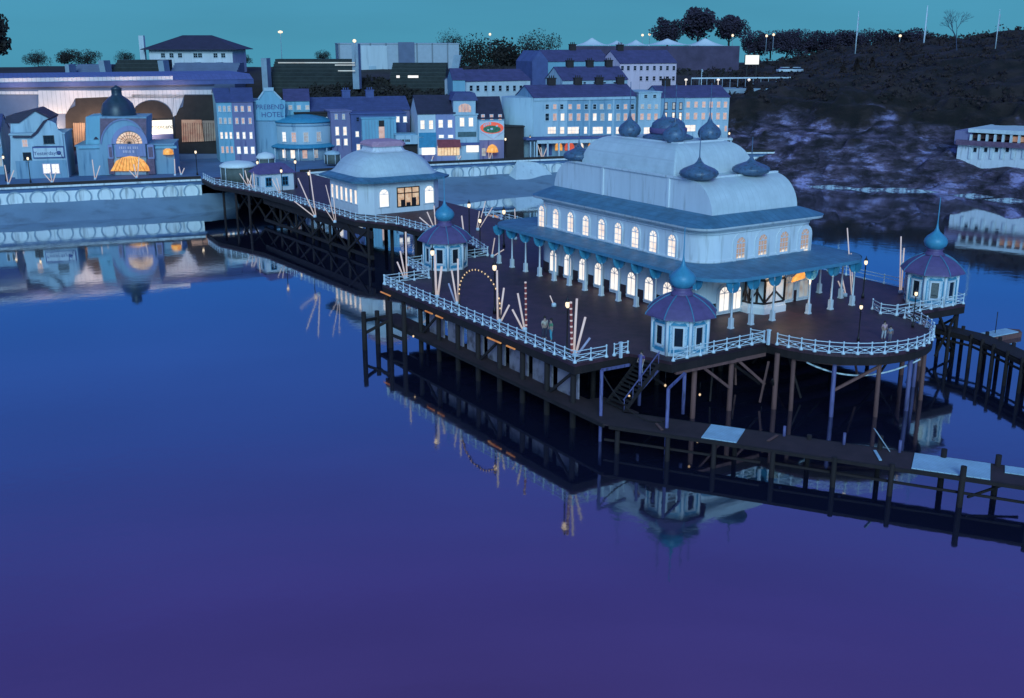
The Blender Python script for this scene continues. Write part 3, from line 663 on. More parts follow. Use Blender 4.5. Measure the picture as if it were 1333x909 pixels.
lamps = [plamp(738, 461, 'black street lamp beside the red striped mast near the deck corner', .95),
 plamp(644, 408, 'black street lamp at the left railing between the arch foot and the striped pole'),
 plamp(564, 385, 'black street lamp in front of the back left kiosk'),
 plamp(1117, 444, 'black street lamp standing alone behind the curved bay railing', .68),
 plamp(1188, 426, 'black street lamp left of the right hand kiosk', .70),
 plamp(1123, 388, 'black street lamp at the far corner behind the pavilion veranda', .82),
 plamp(611, 312, 'black street lamp on the neck behind the back left kiosk'),
 plamp(656, 322, 'black street lamp by the back end of the veranda'),
 plamp(625, 330, 'black street lamp with low bright lantern beside the back veranda corner', .9),
 plamp(368, 256, 'street lamp just right of the ticket kiosk on the pier neck', .95),
 plamp(337, 243, 'street lamp on the pier neck left of the ticket kiosk', .95),
 plamp(386, 244, 'street lamp left of the smaller pavilion eaves', 1.),
 plamp(404, 262, 'street lamp at the left corner of the smaller pavilion', 1.)]
for i, (a, b) in enumerate(((8.2, -.9),)): pass
for p_, e_ in ((W(22.3, 1.7, 7.6), 70), (W(24.7, 1.2, 7.7), 50)):
    l = bpy.data.lights.new('porch_light', 'POINT'); l.energy = e_ * .5; l.color = (1., .66, .34); l.shadow_soft_size = .25; q = bpy.data.objects.new('porch_light', l); COL.objects.link(q); q.location = p_
# ================================================================== POLE FANS
def fan(x, yb, tops, label, z=DZ, mats=None, r=.075, base=True):
    """a holder at the railing foot with leaning poles; tops are where each pole ends"""
    p = P(x, yb, z); t = thing('pole_fan', label, 'light poles', p, 0, 'fans of pale poles along the pier and promenade')
    k = MB(); k.lathe(0, 0, [(.22, 0), (.2, .25), (.1, .32)], 8); k.build('holder', ['rail'], t)
    for i, (tx, ty) in enumerate(tops):
        q = D(tx, ty, p[1] + .05 * i)
        m = (mats[i] if mats else 'tube'); off = (i - (len(tops) - 1) / 2) * .13
        k = MB(); e = (q[0] - p[0], .05 * i, q[2] - p[2])
        if m == 'striped':
            for j in range(18):
                s0, s1 = (j + (.45 if j % 2 else 0)) / 18, (j + 1 + (0 if j % 2 else .45)) / 18
                k.cyl((off + (e[0] - off) * s0, e[1], .1 + (e[2] - .1) * s0), (off + (e[0] - off) * s1, e[1], .1 + (e[2] - .1) * s1), r * 1.15, n=8, m=j % 2, cap=j in (0, 17))
            k.build('striped_pole', ['red', 'tube'], t)
        else: k.cyl((off, 0, .1), e, r, n=8); k.build('pole', [m], t)
    return t
T = 'tube'
fan(528, 364, ((517, 341), (521, 327), (528, 302)), 'fan of three pale poles at the far left corner of the deck')
fan(569, 388, ((566, 331), (575, 347)), 'pair of thick pale poles in front of the back left kiosk', r=.10)
fan(595, 397, ((584, 369), (588, 352), (596, 337)), 'fan of three pale poles at the left foot of the bulb arch', mats=('tubedim', T, T))
fan(650, 420, ((647, 352), (656, 375), (663, 397)), 'fan of three pale poles at the right foot of the bulb arch')
fan(683, 431, ((667, 403), (674, 382), (684, 367)), 'fan of three poles at the railing, one of them red striped', mats=(T, T, 'striped'))
fan(748, 464, ((743, 393), (751, 389), (762, 413), (768, 440)), 'fan of four poles at the near deck corner, the leftmost red striped', mats=('striped', T, T, 'tubedim'), r=.085)
fan(721, 399, ((716, 385),), 'single short pale pole leaning on the open deck', r=.05)
fan(606, 330, ((594, 306), (601, 281)), 'pair of pale poles behind the back left kiosk', mats=('tubedim', T))
fan(566, 300, ((546, 283), (556, 276), (565, 268)), 'fan of three pale poles on the neck left of the turquoise onion dome')
fan(641, 335, ((644, 310), (656, 325)), 'pair of pale poles at the back corner of the veranda', r=.06)
fan(622, 300, ((624, 275), (632, 262), (641, 270)), 'fan of three thin poles on the far side of the neck', r=.05)
fan(671, 312, ((666, 286), (670, 272)), 'pair of thin poles beyond the neck beside the pavilion wall', r=.05)
fan(410, 283, ((383, 262), (388, 232), (403, 222)), 'fan of three pinkish poles left of the smaller pavilion')
fan(436, 290, ((422, 270), (424, 241), (433, 244)), 'fan of poles in front of the smaller pavilion windows', r=.05)
fan(324, 244, ((312, 226), (319, 222), (327, 228)), 'fan of three pale poles in front of the round canopy')
fan(331, 248, ((322, 232), (330, 224)), 'pair of pale poles right of the round canopy')
fan(365, 254, ((354, 233), (360, 232)), 'pair of short pale poles at the ticket kiosk', r=.06)
fan(1110, 392, ((1103, 297), (1108, 330)), 'pair of tall thin poles at the right end of the veranda', r=.05)
fan(1172, 382, ((1173, 308), (1177, 323)), 'pair of tall pale poles left of the right hand kiosk roof', r=.06)
fan(1100, 386, ((1091, 366), (1096, 361)), 'pair of short pale poles behind the right veranda columns', r=.06)
ZP = 4.6
for i, (x, y, tops, lab) in enumerate(((11, 240, ((6, 215), (18, 222)), 'pair of pale poles at the far left end of the promenade'),
    (68, 238, ((58, 227), (65, 224), (73, 224)), 'fan of three pale poles below the two lit tavern windows'),
    (124, 234, ((120, 208), (130, 216)), 'pair of pale poles in front of the left arcade wing'),
    (178, 232, ((168, 222), (174, 214), (181, 204)), 'fan of three poles in front of the orange arcade entrance'),
    (228, 229, ((227, 207),), 'single pale pole at the right arcade wing'),
    (236, 228, ((233, 217), (240, 219)), 'pair of short pale poles right of the arcade'),
    (562, 210, ((564, 203),), 'single short pale pole below the white shop'),
    (597, 209, ((596, 203), (600, 203)), 'pair of short pale poles below the red awning shop'),
    (637, 208, ((636, 195), (642, 194)), 'pair of pale poles below the orange parasol'),
    (706, 206, ((700, 189), (704, 192), (713, 189)), 'fan of three pale poles before the dark arches of the terrace'))):
    fan(x, y, tops, lab, ZP, r=.085)
# promenade lamps
for x, y, lab in ((8, 236, 'street lamp at the left end of the promenade by the tavern'), (40, 238, 'street lamp in front of the tavern ground floor'), (257, 228, 'street lamp on the promenade right of the arcade'),
    (658, 208, 'street lamp in front of the dark alley'), (690, 206, 'street lamp at the corner of the long terrace'), (948, 199, 'street lamp right of the terrace end by the rocks')):
    lamp(P(x, y, ZP), lab, 1.0)
# ================================================================== BULB ARCH
p = P(598, 400, DZ); q = P(651, 420, DZ)
ar = thing('bulb_arch', 'tall round arch strung with small bulbs over the open deck', 'light arch', p)
dx, dy = q[0] - p[0], q[1] - p[1]
top = D(624, 352, (p[1] + q[1]) / 2)[2] - DZ
pts = [(0, 0, 0)] + [(dx * (.5 - .5 * math.cos(math.pi * i / 20)), dy * (.5 - .5 * math.cos(math.pi * i / 20)), 1.2 + (top - 1.2) * math.sin(math.pi * i / 20)) for i in range(21)] + [(dx, dy, 0)]
k = MB()
for u, v in zip(pts, pts[1:]): k.cyl(u, v, .085, n=8)
k.build('hoop', [mat('hoop_brown', (.10, .05, .04), .6, .3, 3.)], ar)
b0 = None
for i, u in enumerate(pts):
    if i in (0,): continue
    if b0 is None: k = MB(); k.lathe(0, 0, [(.02, -.07), (.06, -.02), (.06, .03), (.02, .08)], 8); b0 = k.build('bulb', ['bulb'], ar, (u[0], u[1] - .1, u[2]))
    else: copy_part(b0, ar, (u[0], u[1] - .1, u[2]))
# ================================================================== HANGING BULBS UNDER THE PIER
hb0 = None
def hang(x, y, s, label, zc=4.2):
    global hb0
    d = ray(x, y); 
    Yw = s; p = D(x, y, Yw)
    t = hb0
    if hb0 is None:
        hb0 = thing('hanging_bulb', label, 'bulb', p, 0, 'bulbs hanging under the pier')
        k = MB(); k.lathe(0, 0, [(.02, -.1), (.08, -.03), (.08, .04), (.03, .1)], 8); k.build('bulb', ['bulb'], hb0)
        k = MB(); k.cyl((0, 0, .1), (0, 0, 1.0), .012, n=5); k.build('flex', ['iron'], hb0)
    else: copy_tree(hb0, p, 0, label)
for x, y, s, lab in ((1159, 530, 78, 'bright bulb hanging under the right side of the curved bay'), (819, 516, 72, 'bulb hanging beside the slanting blue beam'), (866, 502, 73, 'bulb hanging at the top of the right blue post'),
    (899, 566, 68.5, 'orange bulb by the left edge of the first pale panel'), (911, 514, 75, 'dim bulb hanging under the deck right of the blue posts'), (538, 438, 88, 'bulb hanging under the left deck edge among the far piles'),
    (953, 548, 75, 'dim bulb hanging above the first pale panel'), (990, 545, 77, 'dim bulb hanging right of the first pale panel')):
    hang(x, y, s, lab)
# ================================================================== PEOPLE
def person(p, face, label, shirt, trousers, h=1.72, pose='stand', hairc='hair', skirt=False):
    t = thing('person', label, 'person', p, face); s = h / 1.72
    def skin(name, verts, edges, m, par, root=0, lev=1):
        me = bpy.data.meshes.new(name); me.from_pydata([(x * s, y * s, z * s) for x, y, z, _ in verts], edges, []); me.materials.append(M[m])
        o = bpy.data.objects.new(name, me); COL.objects.link(o); o.parent = par
        md = o.modifiers.new('skin', 'SKIN'); md.use_smooth_shade = True
        for i, v in enumerate(verts): me.skin_vertices[0].data[i].radius = (v[3] * s, v[3] * s * (.8 if 0 else 1))
        me.skin_vertices[0].data[root].use_root = True
        sd = o.modifiers.new('sub', 'SUBSURF'); sd.levels = lev; sd.render_levels = lev
        return o
    st = .10 if pose == 'stand' else .22
    ar_ = (.30, .02, .95, .05) if pose == 'stand' else (.26, -.16, 1.0, .05)
    V = [(0, 0, .95, .13), (0, 0, 1.2, .14), (0, 0, 1.42, .13), (0, 0, 1.52, .055), (0, -.01, 1.62, .09), (0, -.01, 1.70, .06),
         (.1, 0, .88, .10), (.11, -st * .6, .48, .07), (.11, st * .2, .08, .045), (.11, -.12, .04, .04),
         (-.1, 0, .88, .10), (-.11, st * .6, .48, .07), (-.11, st * 1.2, .08, .045), (-.11, st * 1.2 - .12, .04, .04),
         (.19, 0, 1.40, .065), (.25, .03, 1.14, .05), (ar_[0], ar_[1] - .05, .92, .035), (ar_[0], ar_[1] - .08, .82, .035),
         (-.19, 0, 1.40, .065), (-.25, .03, 1.14, .05), (-.26, -.10, .95, .035), (-.25, -.14, .86, .035)]
    E_ = [(0, 1), (1, 2), (2, 3), (3, 4), (4, 5), (0, 6), (6, 7), (7, 8), (8, 9), (0, 10), (10, 11), (11, 12), (12, 13), (2, 14), (14, 15), (15, 16), (16, 17), (2, 18), (18, 19), (19, 20), (20, 21)]
    skin('body', V, E_, 'skin', t)
    sh = [(0, 0, .98, .15), (0, 0, 1.2, .155), (0, 0, 1.43, .14), (.20, 0, 1.40, .085), (.25, .03, 1.18, .07), (-.20, 0, 1.40, .085), (-.25, .03, 1.18, .07)]
    skin('shirt', sh, [(0, 1), (1, 2), (2, 3), (3, 4), (2, 5), (5, 6)], shirt, t)
    tr = [(0, 0, .98, .145), (.1, 0, .86, .115), (.11, -st * .6, .48, .088), (.11, st * .2, .10, .07), (-.1, 0, .86, .115), (-.11, st * .6, .48, .088), (-.11, st * 1.2, .10, .07)]
    skin('trousers', tr, [(0, 1), (1, 2), (2, 3), (0, 4), (4, 5), (5, 6)], trousers, t)
    k = MB(); k.lathe(0, .02 * s, [(.075 * s, 1.60 * s), (.108 * s, 1.66 * s), (.10 * s, 1.74 * s), (.05 * s, 1.80 * s)], 10); k.build('hair', [hairc], t)
    k = MB(); k.lathe(0, -.105 * s, [(.005, 1.60 * s), (.018 * s, 1.615 * s), (.005, 1.65 * s)], 6); k.build('nose', ['skin'], t)
cl = lambda n, c: (M.__setitem__(n, mat(n, c, .8, .12, 6.)), n)[1]
person(P(709, 441, DZ), .5, 'person in a cream top standing on the open deck beside another in turquoise', cl('cream_cloth', (.55, .45, .36)), cl('dark_cloth', (.05, .05, .08)))
person(P(717, 444, DZ), -1.2, 'person in turquoise trousers standing near the left railing', cl('green_cloth', (.10, .25, .14)), cl('turquoise_cloth', (.08, .34, .42)))
person(P(1150, 442, DZ), .2, 'person in a pink and white top standing at the curved bay railing', cl('pink_cloth', (.60, .34, .38)), cl('white_cloth', (.5, .5, .52)), 1.42)
person(P(1158, 444, DZ), -.6, 'shorter person in a grey blue top at the curved bay railing', cl('slate_cloth', (.22, .28, .36)), cl('grey_cloth', (.16, .16, .2)), 1.15)
person(W(4.4, -2.0, 4.02), -.7, 'person in purple on the stairs going down to the landing stage', cl('purple_cloth', (.12, .06, .2)), 'white_cloth', 1.7, 'walk')
# ================================================================== SEAFRONT
SW = [(-75, 136), (-45, 130.5), (-19, 125.2), (10.8, 119.2), (28, 118.6), (53, 118.0), (70, 115.), (83, 111.8), (100, 107.6), (116, 103), (128, 96.5), (140, 92)]
def ssea(a):
    for p, q in zip(SW, SW[1:]):
        if p[0] <= a <= q[0]: return p[1] + (q[1] - p[1]) * (a - p[0]) / (q[0] - p[0])
    return SW[0][1] if a < SW[0][0] else SW[-1][1]
promenade = MB(); back = [(150, 155), (-90, 185)]
promenade.prism([W(a, b)[:2] for a, b in [(-80, 137)] + SW + [(150, 92)] + back], 3.9, ZP - .02)
struct(promenade.build('promenade', ['wallb'], None))
def seawall(a0, a1, label):
    pts = [(a0, ssea(a0))] + [p for p in SW if a0 < p[0] < a1] + [(a1, ssea(a1))]
    o = (a0, ssea(a0), 0); t = pthing('sea_wall', label, 'wall', *o)
    k = MB(o); c = MB(o); rg = MB(o); tops = MB(o)
    for p, q in zip(pts, pts[1:]):
        L = math.dist(p, q); d = Vector(((q[0] - p[0]) / L, (q[1] - p[1]) / L, 0)); nrm = Vector((d.y, -d.x, 0))
        P0 = Vector((p[0], p[1], 0))
        def X(u, out, z): v = P0 + d * u + nrm * out; return (v.x, v.y, z)
        k.add([X(0, 0, -1), X(L, 0, -1), X(L, 0, ZP), X(0, 0, ZP), X(0, -.6, -1), X(L, -.6, -1), X(L, -.6, ZP), X(0, -.6, ZP)], [(0, 1, 2, 3), (4, 7, 6, 5), (3, 2, 6, 7), (0, 3, 7, 4), (1, 5, 6, 2)])
        c.bar(X(0, .0, ZP + .12), X(L, .0, ZP + .12), .9, .28)
        n_ = max(1, int(L / 3.15)); w = L / n_
        for i in range(n_):
            uc = (i + .5) * w; r = 1.28; z0 = 2.85
            for j in range(20):
                t0, t1 = math.radians(-35 + 12.5 * j), math.radians(-35 + 12.5 * (j + 1))
                pts4 = [X(uc + rr * math.cos(tt), .14, z0 + rr * math.sin(tt)) for rr, tt in ((r, t0), (r, t1), (r - .2, t1), (r - .2, t0))]
                back4 = [X(uc + rr * math.cos(tt), -.02, z0 + rr * math.sin(tt)) for rr, tt in ((r, t0), (r, t1), (r - .22, t1), (r - .22, t0))]
                rg.add(pts4 + back4, [(0, 1, 2, 3), (0, 4, 5, 1), (2, 6, 7, 3)])
        tops.bar(X(0, .1, ZP + .5), X(L, .1, ZP + .5), .1, .45)
    k.build('wall_face', ['stonew'], t); c.build('coping', ['stonew'], t); rg.build('arch_moulding', ['concrete'], t); tops.build('dark_kerb', ['pdark'], t)
seawall(-75, 10.4, 'white sea wall with blind arches left of the pier')
seawall(27.5, 85, 'white sea wall with blind arches between the smaller pavilion and the big roof')
seawall(85.3, 140, 'white sea wall with blind arches running behind the pavilion to the rocks')
# slipway
a, b = 71.5, 114.6; o = (a, b, 0)
k = MB(o); k.add([(a - 4.2, b - 3.5, 1.2), (a + 5.2, b - 3.5, 1.2), (a + 2.8, b - .1, 4.7), (a - 1.8, b - .1, 4.7), (a - 4.2, b - .1, 1.2), (a + 5.2, b - .1, 1.2)], [(0, 1, 2, 3), (0, 3, 4), (1, 5, 2)])
tag(k.build('slipway', ['pwhite'], None, W(*o), TH), 'pale sloping ramp leaning against the sea wall above the beach', 'ramp')
# beaches
def beach(a0, a1, wid, n=60):
    k = MB(); rows = 14; g = []
    for i in range(n + 1):
        a = a0 + (a1 - a0) * i / n; s_ = ssea(a); wv = wid(a)
        for j in range(rows + 1):
            t = j / rows; b = s_ + .3 - wv * t; z = 2.3 * (1 - t) ** 1.1 - .45 * t + .22 * noise.noise(Vector((a * .22, b * .35, 0)))
            g.append((*W(a, b)[:2], z))
    m = rows + 1
    k.add(g, [(i * m + j, i * m + j + 1, (i + 1) * m + j + 1, (i + 1) * m + j) for i in range(n) for j in range(rows)], 0, True)
    return struct(k.build('beach', ['sand'], None))
beach(-75, 16, lambda a: (9.5 + 1.5 * math.sin(a * .1)) * (1 - max(0, (a + 4) / 22) ** 1.6 * .9))
beach(22, 84, lambda a: 21 + 2.5 * math.sin(a * .17) - 6 * max(0, (a - 66) / 18))
# ================================================================== TOWN
def LF(p, q):                          # frame along a frontage
    return math.atan2(q[1] - p[1], q[0] - p[0]), math.dist(p[:2], q[:2])
def house(name, label, cat, x0, y0, x1, y1, ytop, depth, wall, roof='slate', yridge=None, zg=ZP, Y=None, wins=(), group=None, chim=(), rk='gable', base=None, wallparts=None, over=.25):
    if Y is None: p, q = P(x0, y0, zg), P(x1, y1, zg)
    else: p, q = D(x0, y0, Y[0]), D(x1, y1, Y[1]); zg = min(p[2], q[2])
    rz, wd = LF(p, q); zt = D(x0, ytop, p[1])[2] - zg
    t = thing(name, label, cat, (p[0], p[1], zg), rz, group)
    k = MB(); k.box(0, wd, 0, depth, -3 if Y is None else -9, zt)
    zr = zt
    if yridge is not None and rk == 'gable':
        Yr = p[1] + depth / 2 * math.cos(rz); zr = D(x0, yridge, Yr)[2] - zg
        for x in (0, wd): k.add([(x, 0, zt), (x, depth, zt), (x, depth / 2, zr)], [(0, 1, 2)])
    k.build('wall', [wall], t)
    sx = wd / (x1 - x0)
    if yridge is not None and rk == 'gable':
        r = MB(); th = .16; e = over; s = (zr - zt) / (depth / 2)
        pr = [(0, -e, zt - e * s), (0, depth / 2, zr), (0, depth + e, zt - e * s), (0, depth + e, zt - e * s + th), (0, depth / 2, zr + th), (0, -e, zt - e * s + th)]
        r.extr([(-.12, y, z + .02) for _, y, z in pr], (wd + .24, 0, 0)); ro = r.build('roof', [roof], t)
        for cx in chim:
            c = MB(); u = (cx - x0) * sx; c.box(u - .8, u + .8, depth / 2 - .45, depth / 2 + .45, zr - .8, zr + 1.3); c.box(u - .9, u + .9, depth / 2 - .55, depth / 2 + .55, zr + 1.3, zr + 1.5)
            for d_ in (-.45, .0, .45): c.lathe(u + d_, depth / 2, [(.13, zr + 1.45), (.11, zr + 1.95)], 6)
            c.build('chimney', ['pdark' if roof != 'slate2' else 'pnavy'], ro)
    elif yridge is not None and rk == 'hip':
        Yr = p[1] + depth / 2 * math.cos(rz); zr = D(x0, yridge, Yr)[2] - zg; e = over; m = min(depth / 2, wd / 2) * .95
        r = MB(); r.loft([[(-e, -e, zt), (wd + e, -e, zt), (wd + e, depth + e, zt), (-e, depth + e, zt)], [(-e, -e, zt + .14), (wd + e, -e, zt + .14), (wd + e, depth + e, zt + .14), (-e, depth + e, zt + .14)], [(m, depth / 2 - .05, zr), (wd - m, depth / 2 - .05, zr), (wd - m, depth / 2 + .05, zr), (m, depth / 2 + .05, zr)]], 0, False, True, True)
        r.build('roof', [roof], t)
    else:
        r = MB(); r.box(-.15, wd + .15, -.2, depth + .1, zt, zt + .22); r.build('parapet', [wall], t)
    yb = y0
    for xs, ya, yb_, wpx, lit, fm in wins:
        for x in xs:
            f = (x - x0) / (x1 - x0); yl = y0 + (y1 - y0) * f
            Yx = p[1] + (q[1] - p[1]) * f
            z1 = D(x, ya, Yx)[2] - zg; z0 = D(x, yb_, Yx)[2] - zg
            window(t, f * wd, 0, z0, wpx * sx, z1 - z0, lit, fm, cols=2 if wpx * sx > .9 else 1, rows=2, sur=.09)
    t['_w'] = wd; t['_sx'] = sx; t['_zt'] = zt
    return t, wd, sx, zt, (p, q, rz, zg)
def lin(a, b, n): return [a + (b - a) * i / (n - 1) for i in range(n)]
def onf(info, x, y):                   # facade coordinates of what is seen at x, y
    p, q, rz, zg = info; nx, ny = -math.sin(rz), math.cos(rz)
    d = ray(x, y); t = (p[0] * nx + p[1] * ny) / (d[0] * nx + d[1] * ny); X, Y, Z = d[0] * t, d[1] * t, H + d[2] * t
    return ((X - p[0]) * math.cos(rz) + (Y - p[1]) * math.sin(rz), Z - zg)
def slab(t, info, x0, y0, x1, y1, name, m, out=.12, inn=.0, label=None):
    u0, z1 = onf(info, x0, y0); u1, z0 = onf(info, x1, y1)
    k = MB(); k.box(min(u0, u1), max(u0, u1), -out, inn, min(z0, z1), max(z0, z1)); o = k.build(name, [m], t)
    if label: o['label'] = label
    return o
def awning(t, info, x0, y0, x1, y1, m, out=1.2, name='awning'):
    u0, z1 = onf(info, x0, y0); u1, z0 = onf(info, x1, y1)
    k = MB(); k.extr([(u0, 0, z1), (u0, -out, z0), (u0, -out, z0 - .15), (u0, 0, z1 - .15)], (u1 - u0, 0, 0)); return k.build(name, [m], t)
# ---- tavern
tv, wd, sx, zt, inf = house('tavern', 'white tavern with two gables, a long sign and two glowing ground floor windows', 'pub', 20, 233, 90, 231, 176, 9, 'plight', None, rk='flat')
def fpoly(info, pts, y): return [(onf(info, a, b)[0], y, onf(info, a, b)[1]) for a, b in pts]
k = MB(); k.extr(fpoly(inf, [(10, 236), (62, 236), (62, 156), (42, 145), (22, 161), (10, 161)], 2.5), (0, 8, 0)); k.build('rear_gable', ['plight'], tv)
k = MB()
k.extr(fpoly(inf, [(4, 153), (20, 149), (42, 143.5), (42, 146.5), (21, 162), (3, 162)], 2.3), (0, 9, 0)); k.extr(fpoly(inf, [(42, 143.5), (63, 154.5), (63, 157), (42, 146.5)], 2.3), (0, 9, 0))
k.build('rear_roof', ['slate3'], tv)
k = MB(); k.extr(fpoly(inf, [(44, 178), (44, 174), (50, 172), (57, 162), (62, 156.5), (68, 158), (73, 161), (76, 169), (81, 172), (83, 190), (44, 190)], -.3), (0, .32, 0)); k.build('shaped_gable', ['plight'], tv)
k = MB(); k.extr(fpoly(inf, [(41, 176), (47, 171), (57, 157), (62, 155), (62, 157), (58, 161), (50, 173), (44, 178)], -.5), (0, 2.8, 0)); k.extr(fpoly(inf, [(17, 177), (42, 177), (42, 179), (17, 179)], -.5), (0, .5, 0)); k.build('gable_coping', ['slate3'], tv)
slab(tv, inf, 42, 191, 85, 205.5, 'sign_frame', 'pnavy', .18); sg = slab(tv, inf, 43.5, 193, 83.5, 204, 'sign_board', 'pwhite', .24)
u, z = onf(inf, 60, 199.6); lettering('Yesterdays', .86, 'pnavy', sg, (u, -.26, z))
u, z = onf(inf, 77, 199); k = MB(); k.lathe(0, 0, [(.0, 0), (.36, .0), (.36, .08)], 10); k.cyl((-.3, 0, 0), (-.3, -1.0, 0), .06, n=6); k.cyl((.3, .2, 0), (.5, .9, 0), .06, n=6)
o = k.build('emblem', ['pnavy'], sg, (u, -.25, z)); o.rotation_euler = (-math.pi / 2, 0, 0)
u, z = onf(inf, 33, 191); window(tv, u, 0, z, .75, 1.1, 'litp', 'white'); u, z = onf(inf, 64.5, 186.5); window(tv, u, -.3, z, 1.5, 1.2, 'glass', 'iron', cols=3, rows=2); u, z = onf(inf, 36, 208); window(tv, u, 0, z, 1.1, 1.1, 'glass', 'iron', cols=3)
slab(tv, inf, 20, 210, 89, 233, 'shop_front', 'pblue', .10)
for x in (61.8, 73.2): u, z = onf(inf, x, 225.5); window(tv, u, -.10, z, 1.1, 1.5, 'litw', 'ppink', cols=2, rows=2)
# ---- cottage wing further left
house('cottage', 'low blue rendered house at the left edge beyond the tavern', 'house', -30, 228, 7, 227, 172, 8, 'pblue', 'slate2', 150, wins=(((-2, 3), 206, 216, 4, 'litcy', 'white'), ((-3, 4), 182, 191, 3.5, 'glass', 'white')))
# ---- arcade
ac, wd, sx, zt, inf = house('arcade', 'blue amusement arcade with a great arched fanlight, glowing orange entrance and dark dome', 'arcade', 103, 229, 229, 226, 191, 9, 'pblue', None)
k = MB(); k.extr(fpoly(inf, [(130, 228), (191, 227), (191, 152), (130, 152)], -.5), (0, 9, 0)); k.build('portal_block', ['pblue'], ac)
k = MB(); k.extr(fpoly(inf, [(110, 195), (131, 195), (131, 151), (110, 153)], 1.2), (0, 8, 0)); k.build('side_block', ['pcyan'], ac)
def ring(info, cx, cy, r0, r1, m, name, par, y=-.7, d=.25, a0=0, a1=180, n=20, sy=1.):
    mb = MB()
    for j in range(n):
        t0, t1 = math.radians(a0 + (a1 - a0) * j / n), math.radians(a0 + (a1 - a0) * (j + 1) / n)
        mb.extr(fpoly(info, [(cx + rr * math.cos(tt), cy - sy * rr * math.sin(tt)) for rr, tt in ((r0, t0), (r1, t0), (r1, t1), (r0, t1))], y), (0, d, 0))
    return mb.build(name, [m], par)
ring(inf, 161, 187, 28, 29.5, 'pviolet', 'outer_arch', ac, sy=1.1)
mb = MB()
for s_ in (-1, 1):
    pts = [(161 + s_ * 30, 154), (161 + s_ * 30, 187)] + [(161 + s_ * 30 * math.cos(math.radians(t)), 187 - 33 * math.sin(math.radians(t))) for t in range(5, 91, 12)]
    mb.extr(fpoly(inf, pts, -.62), (0, .1, 0))
mb.build('spandrel', [mat('plum_tile', (.16, .09, .14), .5, .4, 2.)], ac)
ring(inf, 169, 187, 17, 23.5, 'pviolet', 'fanlight_arch', ac, -.85, .35, sy=1.0)
mb = MB(); mb.extr(fpoly(inf, [(169 + 17 * math.cos(math.radians(t)), 186.5 - 15 * math.sin(math.radians(t))) for t in range(0, 181, 10)], -.68), (0, .05, 0)); fl = mb.build('fanlight', [glow('fan_glow', (1., .72, .52), .8, .5, 2.5)], ac)
mb = MB(); c0_ = fpoly(inf, [(169, 186.5)], -.72)[0]
for i in range(1, 12):
    t = math.radians(i * 15); e = fpoly(inf, [(169 + 17 * math.cos(t), 186.5 - 15 * math.sin(t))], -.72)[0]; mb.bar(c0_, e, .09, .06)
for rr in (7, 12):
    q_ = [fpoly(inf, [(169 + rr * math.cos(math.radians(t)), 186.5 - rr * .88 * math.sin(math.radians(t)))], -.72)[0] for t in range(0, 181, 15)]
    for u_, v_ in zip(q_, q_[1:]): mb.bar(u_, v_, .08, .06)
mb.build('glazing_bar', ['iron'], fl)
bd = slab(ac, inf, 150, 187.5, 191, 203, 'name_board', 'pviolet', .95)
mb = MB(); R.seed(4)
for (ya, yb_, x0_, x1_) in ((190.2, 193.4, 156, 181), (195.2, 198.4, 161, 174)):
    x = x0_
    while x < x1_:
        w_ = R.uniform(1.3, 2.4); u0, z1 = onf(inf, x, ya); u1, z0 = onf(inf, x + w_, yb_); mb.box(u0, u1, -1.02, -.95, z0, z1); x += w_ + R.choice((.7, .8, 2.2))
mb.build('raised_mark', ['ppink'], bd)
for x0_, x1_ in ((141, 149), (192, 202)):
    slab(ac, inf, x0_, 188, x1_, 206, 'side_panel', 'pviolet', .98); slab(ac, inf, x0_ + 1.5, 191, x1_ - 1.5, 204, 'panel_inlay', [M['plum_tile']][0] if 'plum_tile' in M else _m['plum_tile'], 1.02)
    slab(ac, inf, x0_, 206, x1_ + 1, 226, 'pier_block', _m['plum_tile'], .9)
mb = MB(); mb.extr(fpoly(inf, [(145, 222), (148, 217), (152, 209), (160, 204.5), (170, 202.5), (180, 204), (188, 208), (194, 216), (196, 222)], -1.0), (0, .12, 0)); mb.build('entrance_glow', ['lito'], ac)
mb = MB()
for x in range(150, 195, 5): a_ = fpoly(inf, [(x, 222)], -1.06)[0]; b_ = fpoly(inf, [(170 + (x - 172) * .55, 205)], -1.06)[0]; mb.bar(a_, b_, .10, .05)
mb.build('glow_rib', [mat('ochre_paint', (.4, .2, .03), .5, .2, 2.)], ac)
for x0_, x1_, lab in ((103, 139, 'left'), (203, 229, 'right')):
    mb = MB(); u0, z = onf(inf, x0_ - 1, 192); u1, _ = onf(inf, x1_ + 1, 192); mb.box(u0, u1, -.35, .4, z - .2, z + .2); mb.build('wing_cornice', ['pcyan'], ac)
u, z = onf(inf, 124.5, 190); k = MB(); k.lathe(u, 2.5, [(2.1, z), (1.8, z + .9), (1.2, z + 1.0)], 8); k.build('wing_turret', ['pcyan'], ac); k = MB(); k.lathe(u, 2.5, [(1.5, z + .9), (1.35, z + 1.4), (.4, z + 1.7)], 8); k.build('turret_cap', ['slate3'], ac)
u, z = onf(inf, 150, 154); k = MB()
k.lathe(u, 4.5, [(3.0, z - 1), (2.95, z), (2.9, z + 1.0), (2.5, z + 2.2), (1.7, z + 3.0), (.95, z + 3.5), (.85, z + 3.7), (.88, z + 4.6), (.98, z + 4.7), (.3, z + 5.1), (.05, z + 5.3)], 18); k.build('dome', [mat('dark_dome', (.03, .05, .075), .4, .3, 1.)], ac)
awn = MB(); u0, z0 = onf(inf, 219, 197); awn.lathe(u0, -.3, [(.9, z0 - .5), (.8, z0 + .2), (.3, z0 + .5)], 8); awn.build('wing_lamp', ['lito'], ac)
